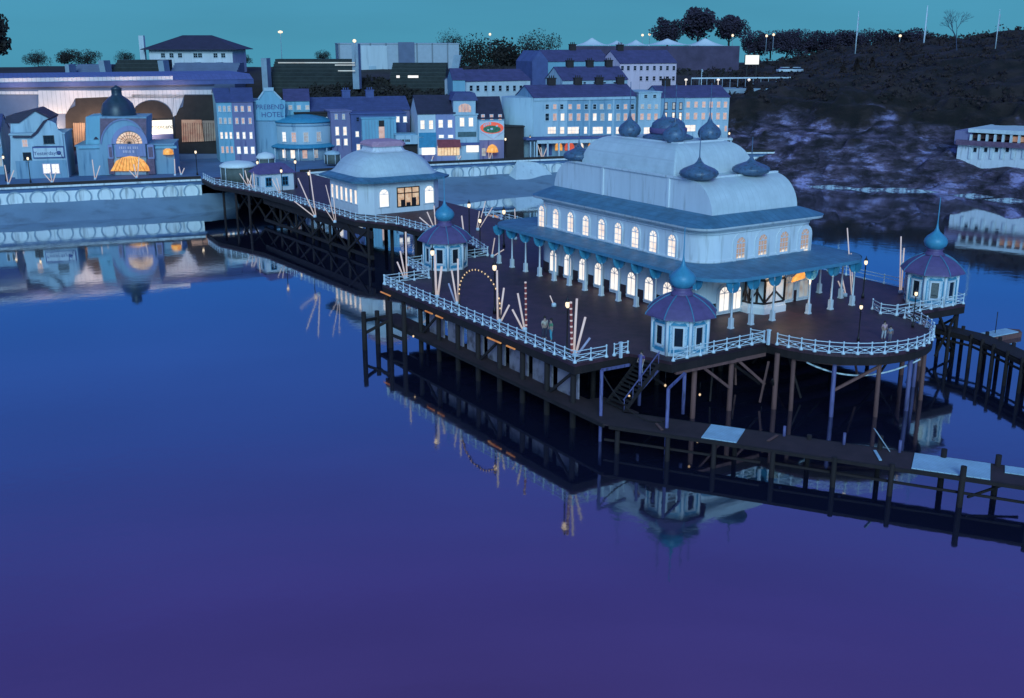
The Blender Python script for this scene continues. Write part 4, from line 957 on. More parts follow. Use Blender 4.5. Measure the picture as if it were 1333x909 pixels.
# ---- floodlit hall
ha, wd, sx, zt, inf = house('hall', 'long floodlit hall with corrugated front, wide arches and flat banded roof behind the arcade', 'hall', -60, 204, 285, 196, 116, 24, 'grey', None, Y=(194, 213))
k = MB(); u1, _ = onf(inf, 330, 120); k.box(-.4, u1, -.9, 26, zt + .1, zt + .9); k.box(-.4, u1, -1.0, 0, zt + .9, zt + 1.0); ro = k.build('dark_fascia', ['pnavy'], ha)
MB().box(-.4, u1 * .72, -.75, -.6, zt + .98, zt + 1.72).build('pale_band', ['corr'], ha)
k = MB(); k.extr([(-.4, -.6, zt + .95), (-.4, 3.0, zt + 1.9), (-.4, 26, zt + 1.9), (-.4, 26, zt + .95)], (u1 + .4, 0, 0)); k.build('roof', ['hallroof'], ha)
k = MB()
def cor(mb, pts, y=-.25, d=.25): mb.extr(fpoly(inf, pts, y), (0, d, 0))
cor(k, [(50, 148), (86, 148), (98, 128), (98, 118), (50, 118)])
cor(k, [(98, 128), (147, 126), (147, 118), (98, 118)]); cor(k, [(155, 118), (282, 117), (282, 123), (240, 123), (238, 128), (170, 128), (160, 132), (155, 126)])
arcp = [(167 + 0, 150)] 
for (xa, xb) in ((158, 172),): cor(k, [(158, 126), (172, 126), (170, 150), (158, 150)])
top_ = [(198 + 27 * math.cos(math.radians(t)), 152 - 22 * math.sin(math.radians(t))) for t in range(0, 181, 12)]
for p_, q_ in zip(top_, top_[1:]): cor(k, [p_, q_, (q_[0], 123), (p_[0], 123)])
cor(k, [(225, 152), (226, 123), (240, 123), (236, 134), (229, 150)])
cor(k, [(-60, 119), (50, 119), (50, 123), (-60, 123)])
k.build('corrugated_front', ['corr'], ha)
for pts in ([(85, 150), (90, 142), (98, 138), (98, 126), (140, 126), (140, 196), (86, 196)], [(226, 200), (227, 150), (232, 142), (238, 139), (240, 124), (282, 124), (285, 200)], [(171, 196), (171, 152)] + [(198 + 26 * math.cos(math.radians(t)), 152 - 21 * math.sin(math.radians(t))) for t in range(170, 9, -16)] + [(226, 152), (226, 196)]):
    k = MB(); k.extr(fpoly(inf, pts, -.14), (0, .1, 0)); k.build('dark_archway', ['pdark'], ha)
for pts in ([(95, 160), (110, 160), (111, 191), (97, 191)], [(236, 156), (262, 156), (265, 184), (237, 185)], [(263, 157), (280, 157), (283, 183), (266, 184)]):
    MB().extr(fpoly(inf, pts, -.3), (0, .12, 0)).build('lit_inner_wall', [glow('warm_wall', (.85, .52, .34), .30, .7, .9) if pts[0][0] < 250 else glow('dull_wall', (.6, .5, .4), .14, .7, .9)], ha)
for x in list(range(97, 112, 3)) + list(range(238, 284, 3)): MB().bar(fpoly(inf, [(x, 160)], -.33)[0], fpoly(inf, [(x + .8, 185)], -.33)[0], .1, .06).build('glazing_bar', ['pdark'], ha)
bd = slab(ha, inf, 194, 157, 225, 174, 'lit_board', 'screen', .5)
u, z = onf(inf, 209, 165); lettering('Tropicana', 1.15, 'iron', bd, (u, -.55, z))
slab(ha, inf, 190, 175, 226, 186, 'blue_panel', 'pnavy', .45)
# flood lamps washing the hall front
for x, y in ((70, 168), (125, 160), (192, 168)):
    u, z = onf(inf, x, y); l = bpy.data.lights.new('flood_lamp', 'AREA'); l.energy = 330; l.color = (1., .70, .46); l.size = 2.5; l.size_y = .6; l.shape = 'RECTANGLE'
    o = bpy.data.objects.new('flood_lamp', l); COL.objects.link(o); o.parent = ha; o.location = (u, -3.2, z - 1.0); o.rotation_euler = (math.radians(125), 0, 0)
for x in (25, 95, 165, 225):
    u, z = onf(inf, x, 106); l = bpy.data.lights.new('roof_lamp', 'AREA'); l.energy = 50; l.color = (1., .66, .50); l.size = 3.0; l.size_y = .4; l.shape = 'RECTANGLE'
    o = bpy.data.objects.new('roof_lamp', l); COL.objects.link(o); o.parent = ha; o.location = (u, -3.6, z - 1.2); o.rotation_euler = (math.radians(112), 0, 0)
# ---- guest house terrace
def win_rows(xs, rows, w, lits, fm='white'): return tuple((xs, a_, b_, w, l_, fm) for (a_, b_), l_ in zip(rows, lits))
rows4 = ((138.5, 145), (154, 161), (172.5, 180.5), (191, 199))
house('guest_house', 'tall cyan guest house at the left end of the hotel row, twelve small windows', 'house', 287, 211, 306.5, 210.3, 133, 10, 'pcyan', 'slate2', 116, wins=win_rows((291, 297, 303), rows4, 2.7, ('litcy', 'litcy', 'lit', 'litp')))
house('guest_house', 'tall purple guest house between the cyan house and the hotel gable', 'house', 306.6, 210.3, 334, 209.6, 132.5, 10, 'ppurple', 'slate2', 115.5, wins=win_rows((312, 320, 329), rows4[:3], 3., ('litp', 'litp', 'lit')) + (((312, 321, 330), 191.5, 200, 4, 'litw', 'white'),))
# ---- hotel
ho, wd, sx, zt, inf = house('hotel', 'hotel with tall shaped gable carrying its name, standing behind the round bay', 'hotel', 334, 208, 372, 207, 133, 10, 'pblue', None)
k = MB(); k.extr(fpoly(inf, [(333, 157), (371, 157), (371, 131), (366, 130), (357, 121), (354.5, 116), (344.5, 116), (342, 121), (336, 130), (333, 131)], -.35), (0, .5, 0)); gb = k.build('name_gable', ['pcyan'], ho)
k = MB(); k.extr(fpoly(inf, [(343, 118.5), (343, 114), (356, 114), (356, 118.5)], -.5), (0, .8, 0))
for a_, b_ in (((336, 129), (343, 119)), ((366, 129), (356, 119))): k.bar(fpoly(inf, [a_], -.4)[0], fpoly(inf, [b_], -.4)[0], .35, .3)
k.build('gable_coping', ['plight'], gb)
u, z = onf(inf, 351.5, 139.5); lettering('PREBEND', 1.28, 'pnavy', gb, (u, -.38, z)); u, z = onf(inf, 354.5, 149.5); lettering('HOTEL', 1.35, 'pnavy', gb, (u, -.38, z))
house('hotel_wing', 'low purple roofed wing behind the hotel gable with three small lit windows', 'house', 371, 158, 404, 158, 131.5, 9, 'pcyan', 'slate', 117, Y=(214, 215), wins=(((379, 390, 401), 137.5, 142.5, 4.2, 'litcy', 'white'),))
rb = MB(); p = P(391, 209, ZP); 
by = thing('round_bay', 'round drum shaped blue building with shallow dome and a canopy ring, under the hotel sign', 'building', (p[0], p[1] + 5.3, ZP)); 
zt_ = D(391, 160, p[1])[2] - ZP; zc = D(391, 193, p[1])[2] - ZP; r = 5.55
k = MB(); k.lathe(0, 0, [(r, -1), (r, zt_)], 32, 0); k.build('wall', ['plight'], by)
k = MB(); k.lathe(0, 0, [(r + .25, zt_ - .1), (r + .25, zt_ + .15), (r * .7, zt_ + .8), (r * .3, zt_ + 1.25), (.1, zt_ + 1.4)], 32); k.build('roof', ['teal'], by)
k = MB(); k.lathe(0, 0, [(r + 1.2, zc), (r + 1.15, zc + .25), (r, zc + .7)], 32); k.build('canopy', ['teal'], by)
k = MB(); k.lathe(0, 0, [(r + .06, zt_ - .75), (r + .1, zt_ - .7), (r + .1, zt_ - .45), (r + .06, zt_ - .4)], 32); k.build('frieze', ['pblue'], by)
for an, lt in ((-122, 'litw'), (-100, 'litp'), (-76, 'litcy'), (-50, 'litcy')):
    t_ = math.radians(an); window(by, r * math.cos(t_), r * math.sin(t_), zc + 1.2, .85, 1.75, lt, 'white', t_ + math.pi / 2, cols=2, rows=3, sur=.16)
for an, lt in ((-125, 'lit'), (-104, 'lit'), (-80, 'litp'), (-58, 'litcy')):
    t_ = math.radians(an); window(by, r * math.cos(t_), r * math.sin(t_), .4, .9, 1.55, lt, 'pblue', t_ + math.pi / 2, cols=1, rows=1)
for an in (-140, -115, -90, -65, -40):
    t_ = math.radians(an); k = MB(); k.cyl(((r + 1.0) * math.cos(t_), (r + 1.0) * math.sin(t_), -.1), ((r + 1.0) * math.cos(t_), (r + 1.0) * math.sin(t_), zc), .09, n=6); k.build('column', ['rail'], by)
# ---- dark house, little white house, purple house, long roofed range
house('dark_house', 'dark green rendered house tucked between the round bay and the purple house', 'house', 386, 196, 434, 195, 148, 8, 'pdark', 'teal', None, Y=(213, 214.5), wins=(((418.5, 428), 153, 160, 2.6, 'litcy', 'white'),), rk='flat')
house('white_annex', 'small white annex with a doorway beside the round bay', 'house', 410, 206, 434, 205.5, 169, 4, 'plight', None, wins=(((428,), 172, 182, 4, 'lit', 'white'),))
house('purple_house', 'purple house with six lit windows right of the round bay', 'house', 433, 207, 459, 206, 146, 9, 'ppurple', 'slate', None, rk='flat', wins=(((440, 449.5), 149, 155, 2.6, 'litcy', 'white'), ((440.5, 450.5), 165.5, 176, 4, 'lit', 'white'), ((441, 451), 181, 189, 4, 'lit', 'white')))
house('long_range', 'long low range under a deep blue slate roof behind the smaller pavilion', 'house', 405, 172, 534, 168, 145, 9, 'ppurple', 'slate2', 128, Y=(216, 222), chim=(456, 487))
house('blue_house', 'flat topped blue house with two stacked lit windows behind the pavilion lantern', 'house', 459, 207, 530, 205, 149, 6, 'pnavy', None, wins=(((466.2,), 171.5, 178, 3.6, 'lit', 'white'), ((467,), 188, 195.5, 4, 'lit', 'white'), ((467.5, 476.5), 153, 158, 3, 'glass', 'pnavy'), ((519, 528.5), 152, 159, 4, 'litw', 'white')))
bs, wd, sx, zt, inf = house('theatre_front', 'ribbed turquoise front with tall pink lit doorway rising behind the pavilion lantern', 'building', 473, 209.5, 517, 208.5, 155, 3, 'pcyan', None)
for x in range(476, 516, 4): slab(bs, inf, x, 157, x + .9, 204, 'rib', 'pblue', .15)
slab(bs, inf, 493, 165, 501, 188, 'lit_door', 'litp', .2); slab(bs, inf, 493, 157, 500, 165, 'door_head', 'pdark', .2)
kb, wd, sx, zt, inf = house('canopy_building', 'low pale canopy building between the turquoise front and the white shop', 'building', 515, 209.5, 545, 209, 176, 3, 'pblue', None); slab(kb, inf, 515, 176, 545, 187, 'canopy', 'plight', 1.0); slab(kb, inf, 517, 187.5, 545, 205, 'dark_opening', 'pdark', .1)
u, z = onf(inf, 527, 179.5)
k = MB()
for x in (520, 522.5, 524.3, 527.4, 529.6, 531.5): u, z = onf(inf, x, 182.5); k.box(u, u + .22, -1.06, -1.0, z - .25, z + .2)
k.build('raised_mark', ['iron'], kb)
# ---- shops
s1, wd, sx, zt, inf = house('shop', 'white shop with two lit upper windows under a dark slate roof', 'shop', 545, 210, 568, 209.4, 148, 9, 'pwhite', 'slate3', 125, wins=(((551, 562), 157, 168, 5, 'lit', 'white'), ((548.5,), 175.5, 178.5, 5, 'litw', 'white')))
slab(s1, inf, 545, 173, 568, 192, 'fascia', 'teal', .12); slab(s1, inf, 549, 192.5, 566, 201.5, 'shop_window', 'litw', .16); slab(s1, inf, 545, 201.5, 568, 210, 'stall_riser', 'ppurple', .14)
u, z = onf(inf, 548.5, 178.5)
s2, wd, sx, zt, inf = house('shop', 'violet shop with a red awning over a broad glowing window', 'shop', 568.2, 209.4, 593, 208.8, 147.5, 9, 'pviolet', 'slate3', 125, wins=(((574.5, 586.5), 156.5, 166, 5.2, 'lit', 'white'), ((575, 587), 176, 179.5, 6, 'litw', 'white')))
slab(s2, inf, 569.5, 190.5, 598, 202, 'shop_window', [glow('amber_glow', (1., .74, .44), .85, .35, 2.)][0], .2); awning(s2, inf, 569, 182, 599, 190.5, mat('red_awning', (.28, .05, .06), .7, .25, 2.), .9)
k = MB()
for x in range(574, 598, 4): k.bar(fpoly(inf, [(x, 190.5)], -.24)[0], fpoly(inf, [(x, 202)], -.24)[0], .1, .05)
k.build('glazing_bar', ['brown'], s2)
s3, wd, sx, zt, inf = house('shop', 'pale blue shop with a tall arched dormer holding a pink lit window', 'shop', 593.2, 208.8, 622, 208.2, 150, 9, 'plight', 'slate2', None, rk='flat', wins=(((602, 613.5), 153.5, 164.5, 5.4, 'lit', 'white'),))
k = MB(); k.extr(fpoly(inf, [(590, 151), (619, 151), (619, 130), (590, 130)], -.05), (0, 6, 0)); k.build('dormer', ['plight'], s3)
k = MB(); k.extr(fpoly(inf, [(587, 131), (622, 131), (618, 121), (592, 121)], -.3), (0, 6.6, 0)); k.build('dormer_roof', ['slate2'], s3)
k = MB(); k.extr(fpoly(inf, [(597, 146), (613, 146), (613, 139), (610, 136), (605, 135), (600, 136), (597, 139)], -.12), (0, .1, 0)); k.build('dormer_window', ['litp'], s3)
k = MB()
for x in (601, 605, 609): k.bar(fpoly(inf, [(x, 146)], -.15)[0], fpoly(inf, [(x, 136)], -.15)[0], .12, .06)
k.build('glazing_bar', ['pblue'], s3)
slab(s3, inf, 596, 172, 620, 178, 'panel', [mat('green_panel', (.07, .13, .14), .6, .4, 2.)][0], .1); slab(s3, inf, 595, 186, 624, 189, 'fascia', 'pnavy', .3); slab(s3, inf, 607, 189.5, 623, 198, 'shop_window', 'litw', .14)
s4, wd, sx, zt, inf = house('shop', 'shop under a dark roof with a big red and green oval sign', 'shop', 622.3, 208.2, 656, 207.4, 154, 9, 'pblue', 'slate3', 127, wins=(((629, 640, 651), 149.5, 156, 3.6, 'litp', 'white'),))
sg = slab(s4, inf, 623.5, 158, 656, 182, 'sign_board', 'pwhite', .2)
def oval(cx, cy, rx, ry, y, m, name, par, n=24, t=.05):
    mb = MB(); mb.extr(fpoly(inf, [(cx + rx * math.cos(TAU * i / n), cy + ry * math.sin(TAU * i / n)) for i in range(n)], y), (0, t, 0)); return mb.build(name, [m], par)
oval(640, 166.5, 15.2, 7.6, -.25, 'litr', 'red_oval', sg); oval(640, 168.3, 11.5, 4.8, -.30, [mat('sign_green', (.05, .2, .1), .6, .5, 2.5)][0], 'green_oval', sg)
k = MB()
for x, y_ in ((629, 164), (631.5, 162.3), (634, 161.5), (637, 161.2)): u, z = onf(inf, x, y_); k.box(u, u + .26, -.36, -.25, z - .2, z + .3)
for x, y_, s_ in ((645, 165, .4), (638, 169, .5), (634, 170, .35)): u, z = onf(inf, x, y_); k.lathe(0, 0, [(.01, 0)], 3) if False else MB().box(u, u + s_, -.36, -.3, z, z + s_ * .7).build('painted_mark', ['pwhite'], sg)
k.build('painted_letters', ['pwhite'], sg)
k = MB(); k.bar(fpoly(inf, [(625, 171)], -.26)[0], fpoly(inf, [(641, 181)], -.26)[0], .2, .1); k.bar(fpoly(inf, [(655, 171)], -.26)[0], fpoly(inf, [(641, 181)], -.26)[0], .2, .1); k.build('chevron', ['ppink'], sg)
slab(s4, inf, 624, 182, 656, 208, 'dark_shop_front', 'ppurple', .1); slab(s4, inf, 627, 193, 632, 203, 'door', 'litcy', .14)
p = P(641, 209, ZP); ps = thing('parasol', 'glowing orange parasol on a pole before the oval sign shop', 'parasol', p)
k = MB(); k.cyl((0, 0, 0), (0, 0, 2.4), .06, n=6); k.build('pole', ['rail'], ps); zz = D(641, 193, p[1])[2] - ZP
k = MB(); k.lathe(0, 0, [(1.15, zz - .75), (1.05, zz - .2), (.75, zz + .35), (.35, zz + .65), (.02, zz + .75)], 12); k.build('canopy', ['lito'], ps)
house('alley_shade_block', 'added dark block standing in for the shade of the alley between the shops and the long terrace', 'building', 657, 207, 682, 206.4, 166, 5, 'pdark', None)  # solid dark block added in place of the alley's shade
# ---- long terrace
tr, wd, sx, zt, inf = house('terrace', 'long blue terrace with three rows of windows, a rounded corner and an arcade of shops', 'terraced houses', 694, 205, 826, 200, 127.5, 10, 'pblue', 'slate', 112, chim=(728, 762, 790, 818))
k = MB(); u0, _ = onf(inf, 679, 150); k.lathe(.4, 5.0, [(5.0, -1), (5.0, zt)], 24); k.build('rounded_corner', ['plight'], tr)
slab(tr, inf, 694, 128, 737, 178, 'pale_bay', 'plight', .06)
lits = R
R.seed(11)
for ya, yb_, xs, w_, ch in ((136, 142, (712, 722, 731, 742, 753, 763, 774, 783, 793, 804, 814, 823), 4.0, ('litp', 'litcy', 'glass', 'litp', 'glass')), (148, 157, (712, 722, 732, 742.5, 753, 763.5, 774, 784, 794, 804.5, 814, 824), 4.4, ('lit', 'litp', 'litp', 'litp', 'litcy'))):
    for i, x in enumerate(xs): u, z0 = onf(inf, x, yb_); _, z1 = onf(inf, x, ya); window(tr, u, -.06 if x < 736 else 0, z0, w_ * sx, z1 - z0, 'glass' if i == 0 else R.choice(ch), 'pwhite', cols=1, rows=2)
for x, w_ in ((718, 10), (731.5, 5), (746, 14), (762, 3.5), (778, 13), (792.5, 5), (809, 15), (822, 4)): u, z0 = onf(inf, x, 174); _, z1 = onf(inf, x, 165.5); window(tr, u, -.06 if x < 736 else 0, z0, w_ * sx, z1 - z0, 'lit', 'pwhite', cols=3 if w_ > 8 else 1, rows=2)
for x in (737, 767, 798): slab(tr, inf, x - .5, 128, x + .5, 177, 'downpipe', 'plight', .12)
slab(tr, inf, 694, 127.5, 826, 129, 'cornice', 'plight', .25)
ap = MB(); ap.extr(fpoly(inf, [(678, 178.5), (826, 175.5), (826, 178), (678, 181)], -3.2), (0, 3.2, 0)); ap.build('arcade_roof', ['pnavy'], tr)
ap = MB(); ap.extr(fpoly(inf, [(692, 180), (778, 178.4), (778, 184), (692, 185.5)], -3.0), (0, .2, 0)); ap.build('arcade_fascia', ['pwhite'], tr)
for x in (692, 706, 720.5, 733, 748, 762, 777): MB().extr(fpoly(inf, [(x - .9, 184), (x + .9, 184), (x + .9, 203.5), (x - .9, 203.5)], -3.0), (0, .35, 0)).build('arcade_pier', ['pwhite'], tr)
for x, w_, m_ in ((699, 10, 'pdark'), (713.5, 9, 'pnavy'), (727, 9, 'lito'), (741, 12, 'litr'), (755, 8, 'lit'), (769.5, 8, 'lito')):
    a_ = [(x + w_ / 2 * math.cos(math.radians(t)), 191 - 5.5 * math.sin(math.radians(t))) for t in range(0, 181, 20)]
    mb = MB(); mb.extr(fpoly(inf, [(x + w_ / 2, 202)] + a_ + [(x - w_ / 2, 202)] if m_ in ('pdark', 'pnavy') else [(x + w_ / 2, 196)] + a_ + [(x - w_ / 2, 196)], -.2), (0, .1, 0)); mb.build('arcade_opening', [m_], tr)
for x in (684, 689): slab(tr, inf, x - .7, 183, x + .7, 204, 'arcade_post', 'plight', 2.9, -2.7)
house('tall_house', 'pale house with a raised attic storey between the long terrace and the narrow blue house', 'house', 829, 200, 858, 199, 121, 9, 'plight', None, wins=(((838, 849.5), 123.5, 127.5, 4, 'glass', 'pwhite'), ((834, 843, 852), 136, 141.5, 4, 'litcy', 'pwhite'), ((834, 843, 852), 148, 156, 4.2, 'litp', 'pwhite'), ((842,), 166, 175, 10, 'lit', 'pwhite')))
house('narrow_house', 'narrow blue house with tall dark windows in the right half of the terrace row', 'house', 858.3, 199, 888, 198, 127, 9, 'pblue', 'slate', 112.5, wins=(((864.5, 874.5, 883.5), 134, 142, 3, 'litcy', 'pdark'), ((864.5, 874.5, 883.5), 147, 157, 3, 'lit', 'pdark')), chim=(876,))
house('end_terrace', 'pale blue end of terrace house beside the rocks with three rows of pinkish lit windows', 'house', 888.3, 198, 946, 196.5, 127, 10, 'plight', 'slate', 112.5, wins=(((893, 903, 913, 922.5, 932, 941), 132.5, 140, 4.2, 'litp', 'pwhite'), ((893, 903, 913, 922.5, 932, 941), 147, 155.5, 4.4, 'litp', 'pwhite'), ((897, 928), 163, 171, 13, 'lit', 'pwhite'), ((943,), 164, 171, 3, 'litp', 'pwhite')))
p = P(941, 198, ZP); po = thing('porch_canopy', 'white flat canopy with an orange lit opening at the right end of the terrace', 'canopy', (p[0], p[1] - 2.5, ZP))
MB().box(-5.5, 1.4, 0, 2.2, 2.6, 3.0).build('canopy_roof', ['pwhite'], po)
for x in (-5.2, -2.2, 1.1): MB().box(x - .14, x + .14, .1, .4, 0, 2.6).build('post', ['pwhite'], po)
k = MB(); k.lathe(-3.6, 1.2, [(.1, .4), (.8, .9), (.85, 1.6), (.4, 2.1)], 10); k.build('orange_shade', ['lito'], po)
# ---- houses on the slope behind
house('white_terrace', 'long white terrace with dark windows on the slope behind the shops', 'terraced houses', 606, 168, 690, 166, 106, 10, 'pwhite', 'slate', 92, Y=(238, 246), wins=(((613.5, 622, 632, 641.5, 650.5, 660, 669, 677.5, 686.5), 111.5, 118.5, 3.6, 'glass', 'pwhite'), ((658.5, 668, 677.5), 127.5, 137, 3.6, 'glass', 'pwhite'), ((658.5, 668, 677.5), 142, 150, 3.6, 'glass', 'pwhite')))
house('gable_house', 'narrow cyan house with a steep gable adjoining the white terrace', 'house', 590, 150, 606, 150, 104, 9, 'pcyan', 'slate', 90, Y=(236, 236.5))
t_, wd, sx, zt, inf = house('blue_terrace', 'tall blue gabled terrace at the back, cyan front above the stepped roofs', 'terraced houses', 712, 130, 792, 128, 80, 10, 'pcyan', 'slate', 66, Y=(262, 268), chim=(755,))
k = MB(); k.extr(fpoly(inf, [(692, 140), (712.5, 140), (712.5, 79), (702, 66), (692, 80)], -.4), (0, 10.2, 0)); k.build('blue_gable', ['pnavy'], t_)
house('stepped_terrace', 'middle stepped terrace whose purple roof shows between the front terrace and the blue one', 'terraced houses', 732, 134, 816, 132, 104.5, 9, 'plight', 'slate', 88, Y=(238, 244), chim=(752, 778, 803), wins=(((747, 760, 773, 786, 799), 107, 111, 3, 'glass', 'plight'),))
house('pink_house', 'pink and white terrace with two rows of dark windows at the top of the slope', 'terraced houses', 806, 128, 879, 126, 82.5, 10, 'ppink', 'slate', 66.5, Y=(262, 268), chim=(798 + 20,), wins=(((809, 816.5, 825, 833, 841, 850, 858.5, 867, 875.5), 86, 91.5, 3.4, 'glass', 'ppink'), ((833, 841, 850, 858.5, 867, 875.5), 99.5, 105, 3.4, 'glass', 'ppink')))
# ---- round canopies and stalls at the pier entrance
def canopy_tent(x, yb, yt, r, label, m='tent'):
    p = P(x, yb, ZP + .35); t = thing('canopy', label, 'canopy', p); h = D(x, yt, p[1])[2] - p[2]
    k = MB(); k.lathe(0, 0, [(r, h * .70), (r * 1.02, h * .78), (r * .75, h * .92), (r * .1, h)], 14); k.build('canopy_top', [m], t)
    k = MB(); k.lathe(0, 0, [(r * .93, 0), (r * .93, h * .72)], 14); k.build('drum', [mat('olive_drum', (.10, .12, .11), .8, .3, 1.)], t)
    for i in range(6): a_ = TAU * i / 6; k = MB(); k.cyl((r * .97 * math.cos(a_), r * .97 * math.sin(a_), 0), (r * .97 * math.cos(a_), r * .97 * math.sin(a_), h * .72), .06, n=6); k.build('post', ['rail'], t)
canopy_tent(311, 236, 209, 2.9, 'round white canopy over an olive drum at the pier entrance')
canopy_tent(347, 226, 198, 1.6, 'white arched shelter behind the ticket kiosk')
canopy_tent(433, 213, 196, 1.5, 'small white stall canopy right of the round bay', 'plight')
# ---- low building on the far right
lb, wd, sx, zt, inf = house('lakeside_building', 'long low white building with glazed upper floor at the right edge of the lagoon', 'building', 1245, 206, 1420, 212, 188, 12, 'white', None, Y=(205, 190))
slab(lb, inf, 1262, 172, 1421, 175, 'roof_slab', 'pwhite', .8, 12.4); slab(lb, inf, 1264, 175, 1420, 189, 'upper_wall', 'brown', -.5, 11); slab(lb, inf, 1244, 170, 1264, 189, 'purple_block', 'ppurple', .1, 11)
slab(lb, inf, 1246, 188, 1420, 191.5, 'balcony_edge', _m['plum_tile'], .9)
for i in range(9): x = 1264 + i * 10.5; slab(lb, inf, x, 175, x + 1, 189, 'mullion', 'pwhite', .6)
slab(lb, inf, 1318, 178, 1360, 187, 'lit_glazing', [glow('dull_orange', (1., .52, .30), .22, .5, .6)][0], -.45)
for i in range(6): x = 1263 + i * 14; slab(lb, inf, x - .8, 191, x + .8, 207, 'pilaster', 'pwhite', .25)
for x in (1269, 1283, 1297, 1311): u, z = onf(inf, x, 198); window(lb, u, 0, z, .6, .8, 'glass', 'pwhite', cols=1, rows=1)
# ================================================================== TERRAIN
def sstep(a, b, x): t = max(0., min(1., (x - a) / (b - a))); return t * t * (3 - 2 * t)
def pw(x, pts):
    for (x0, y0), (x1, y1) in zip(pts, pts[1:]):
        if x <= x1: return y0 + (y1 - y0) * max(0, (x - x0)) / (x1 - x0) if x >= x0 else y0
    return pts[-1][1]
def hill(X, Y):
    a, b = LOC((X, Y)); t = b - ssea(a) - 32 * (1 - sstep(30, 62, a))
    z = pw(t, [(-99, -3), (3.5, -3), (5, 3.8), (17, 3.8), (36, 12.8), (62, 17.6), (120, 19.6), (165, 18), (215, -4)])
    if t > 20: z += .7 * noise.noise(Vector((X * .05, Y * .05, 1))) + .35 * noise.noise(Vector((X * .2, Y * .2, 4)))
    if X > 40:
        z = min(z, 3.8) if t < 20 else z
    return z
def grid(x0, x1, y0, y1, step, fn):
    nx, ny = int((x1 - x0) / step), int((y1 - y0) / step); vs = []
    for i in range(nx + 1):
        for j in range(ny + 1): x, y = x0 + (x1 - x0) * i / nx, y0 + (y1 - y0) * j / ny; vs.append((x, y, fn(x, y)))
    return vs, [(i * (ny + 1) + j, (i + 1) * (ny + 1) + j, (i + 1) * (ny + 1) + j + 1, i * (ny + 1) + j + 1) for i in range(nx) for j in range(ny)]
k = MB(); k.add(*grid(-280, 240, 120, 430, 4.0, hill), 0, True); struct(k.build('hillside', ['bank'], None, fix=False))
SHORE = [(38, 222), (50, 214), (57, 209), (68, 202), (83, 196), (92, 184), (112, 168), (150, 150), (340, 120)]
RN = []
def headland(X, Y):
    s = Y - pw(X, SHORE) - 2.5 * noise.noise(Vector((X * .12, Y * .12, 9)))
    top = pw(X, [(40, 15), (62, 17.5), (80, 19), (100, 23), (130, 26.5), (200, 28)])
    if X < 80: z = pw(s, [(-30, -6), (-3, -1.0), (0, .0), (3, 1.8), (8, 4.5), (13, 8.), (18, 9.2), (24, 11.0), (31, 13.5), (60, top), (130, top + 1.5), (200, 8)])
    else:
        z = pw(s, [(-30, -6), (-3, -1.0), (0, .0), (3, 1.6), (9, 3.5), (22, 5.0), (28, 10), (42, 15), (75, top), (140, top + 2), (230, 10)])
        z1 = pw(s, [(-30, -6), (-3, -1.0), (0, .0), (3, 1.8), (8, 4.5), (13, 8.), (18, 9.2), (24, 11.0), (31, 13.5), (60, top), (130, top + 1.5), (200, 8)])
        f = sstep(78, 90, X); z = z1 * (1 - f) + z * f
    w = sstep(-2, 4, s) * (1 - .6 * sstep(30, 60, s)); 
    if X > 84: w *= 1 - .75 * sstep(6, 12, s) * (1 - sstep(24, 30, s))
    v = Vector((X * .085, Y * .11, z * .07))
    cell = noise.voronoi(Vector((X * .075, Y * .12, z * .10)))[0]; c2 = noise.voronoi(Vector((X * .24, Y * .32, z * .25)))[0]; z += w * (5.0 * (.5 - cell[0]) + 1.7 * (.5 - c2[0]) + 1.2 * (noise.ridged_multi_fractal(v, .9, 2.1, 5, 1.0, 2.0, noise_basis='PERLIN_ORIGINAL') - 1.0) + .45 * noise.noise(Vector((X * .7, Y * .7, 3))))
    z += w * .38 * math.sin(z * 2.3 + X * .12 + 2.2 * noise.noise(Vector((X * .08, Y * .08, 5))))
    return z if s > -12 else -6
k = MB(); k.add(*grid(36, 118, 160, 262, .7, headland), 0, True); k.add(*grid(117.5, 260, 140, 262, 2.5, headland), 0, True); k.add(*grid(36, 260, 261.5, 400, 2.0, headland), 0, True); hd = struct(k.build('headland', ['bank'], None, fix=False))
m = bpy.data.materials.new('rock_and_scrub'); n, l = nt(m); b = n['Principled BSDF']; b.inputs['Roughness'].default_value = .9
ge = n.new('ShaderNodeNewGeometry'); sx_ = n.new('ShaderNodeSeparateXYZ'); l.new(ge.outputs['Position'], sx_.inputs[0])
nz = n.new('ShaderNodeTexNoise'); nz.inputs['Scale'].default_value = .14; nz.inputs['Detail'].default_value = 7; l.new(ge.outputs['Position'], nz.inputs['Vector'])
ma = n.new('ShaderNodeMath'); ma.operation = 'MULTIPLY_ADD'; l.new(nz.outputs['Fac'], ma.inputs[0]); ma.inputs[1].default_value = 17; l.new(sx_.outputs['Z'], ma.inputs[2])
rp = n.new('ShaderNodeValToRGB'); l.new(ma.outputs[0], rp.inputs['Fac'])
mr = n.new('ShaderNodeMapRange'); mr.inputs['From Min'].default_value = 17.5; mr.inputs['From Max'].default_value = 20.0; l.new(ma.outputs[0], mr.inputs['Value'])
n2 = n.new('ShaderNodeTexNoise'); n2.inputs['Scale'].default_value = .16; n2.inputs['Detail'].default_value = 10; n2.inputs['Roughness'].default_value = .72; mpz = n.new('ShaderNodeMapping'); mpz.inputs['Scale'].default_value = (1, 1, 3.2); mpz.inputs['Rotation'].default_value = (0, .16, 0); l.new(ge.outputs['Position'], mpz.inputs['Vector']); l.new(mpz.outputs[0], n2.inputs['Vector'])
r2 = n.new('ShaderNodeValToRGB'); e = r2.color_ramp.elements; e[0].position = .41; e[0].color = (.030, .020, .028, 1); e[1].position = .61; e[1].color = (.31, .265, .46, 1)
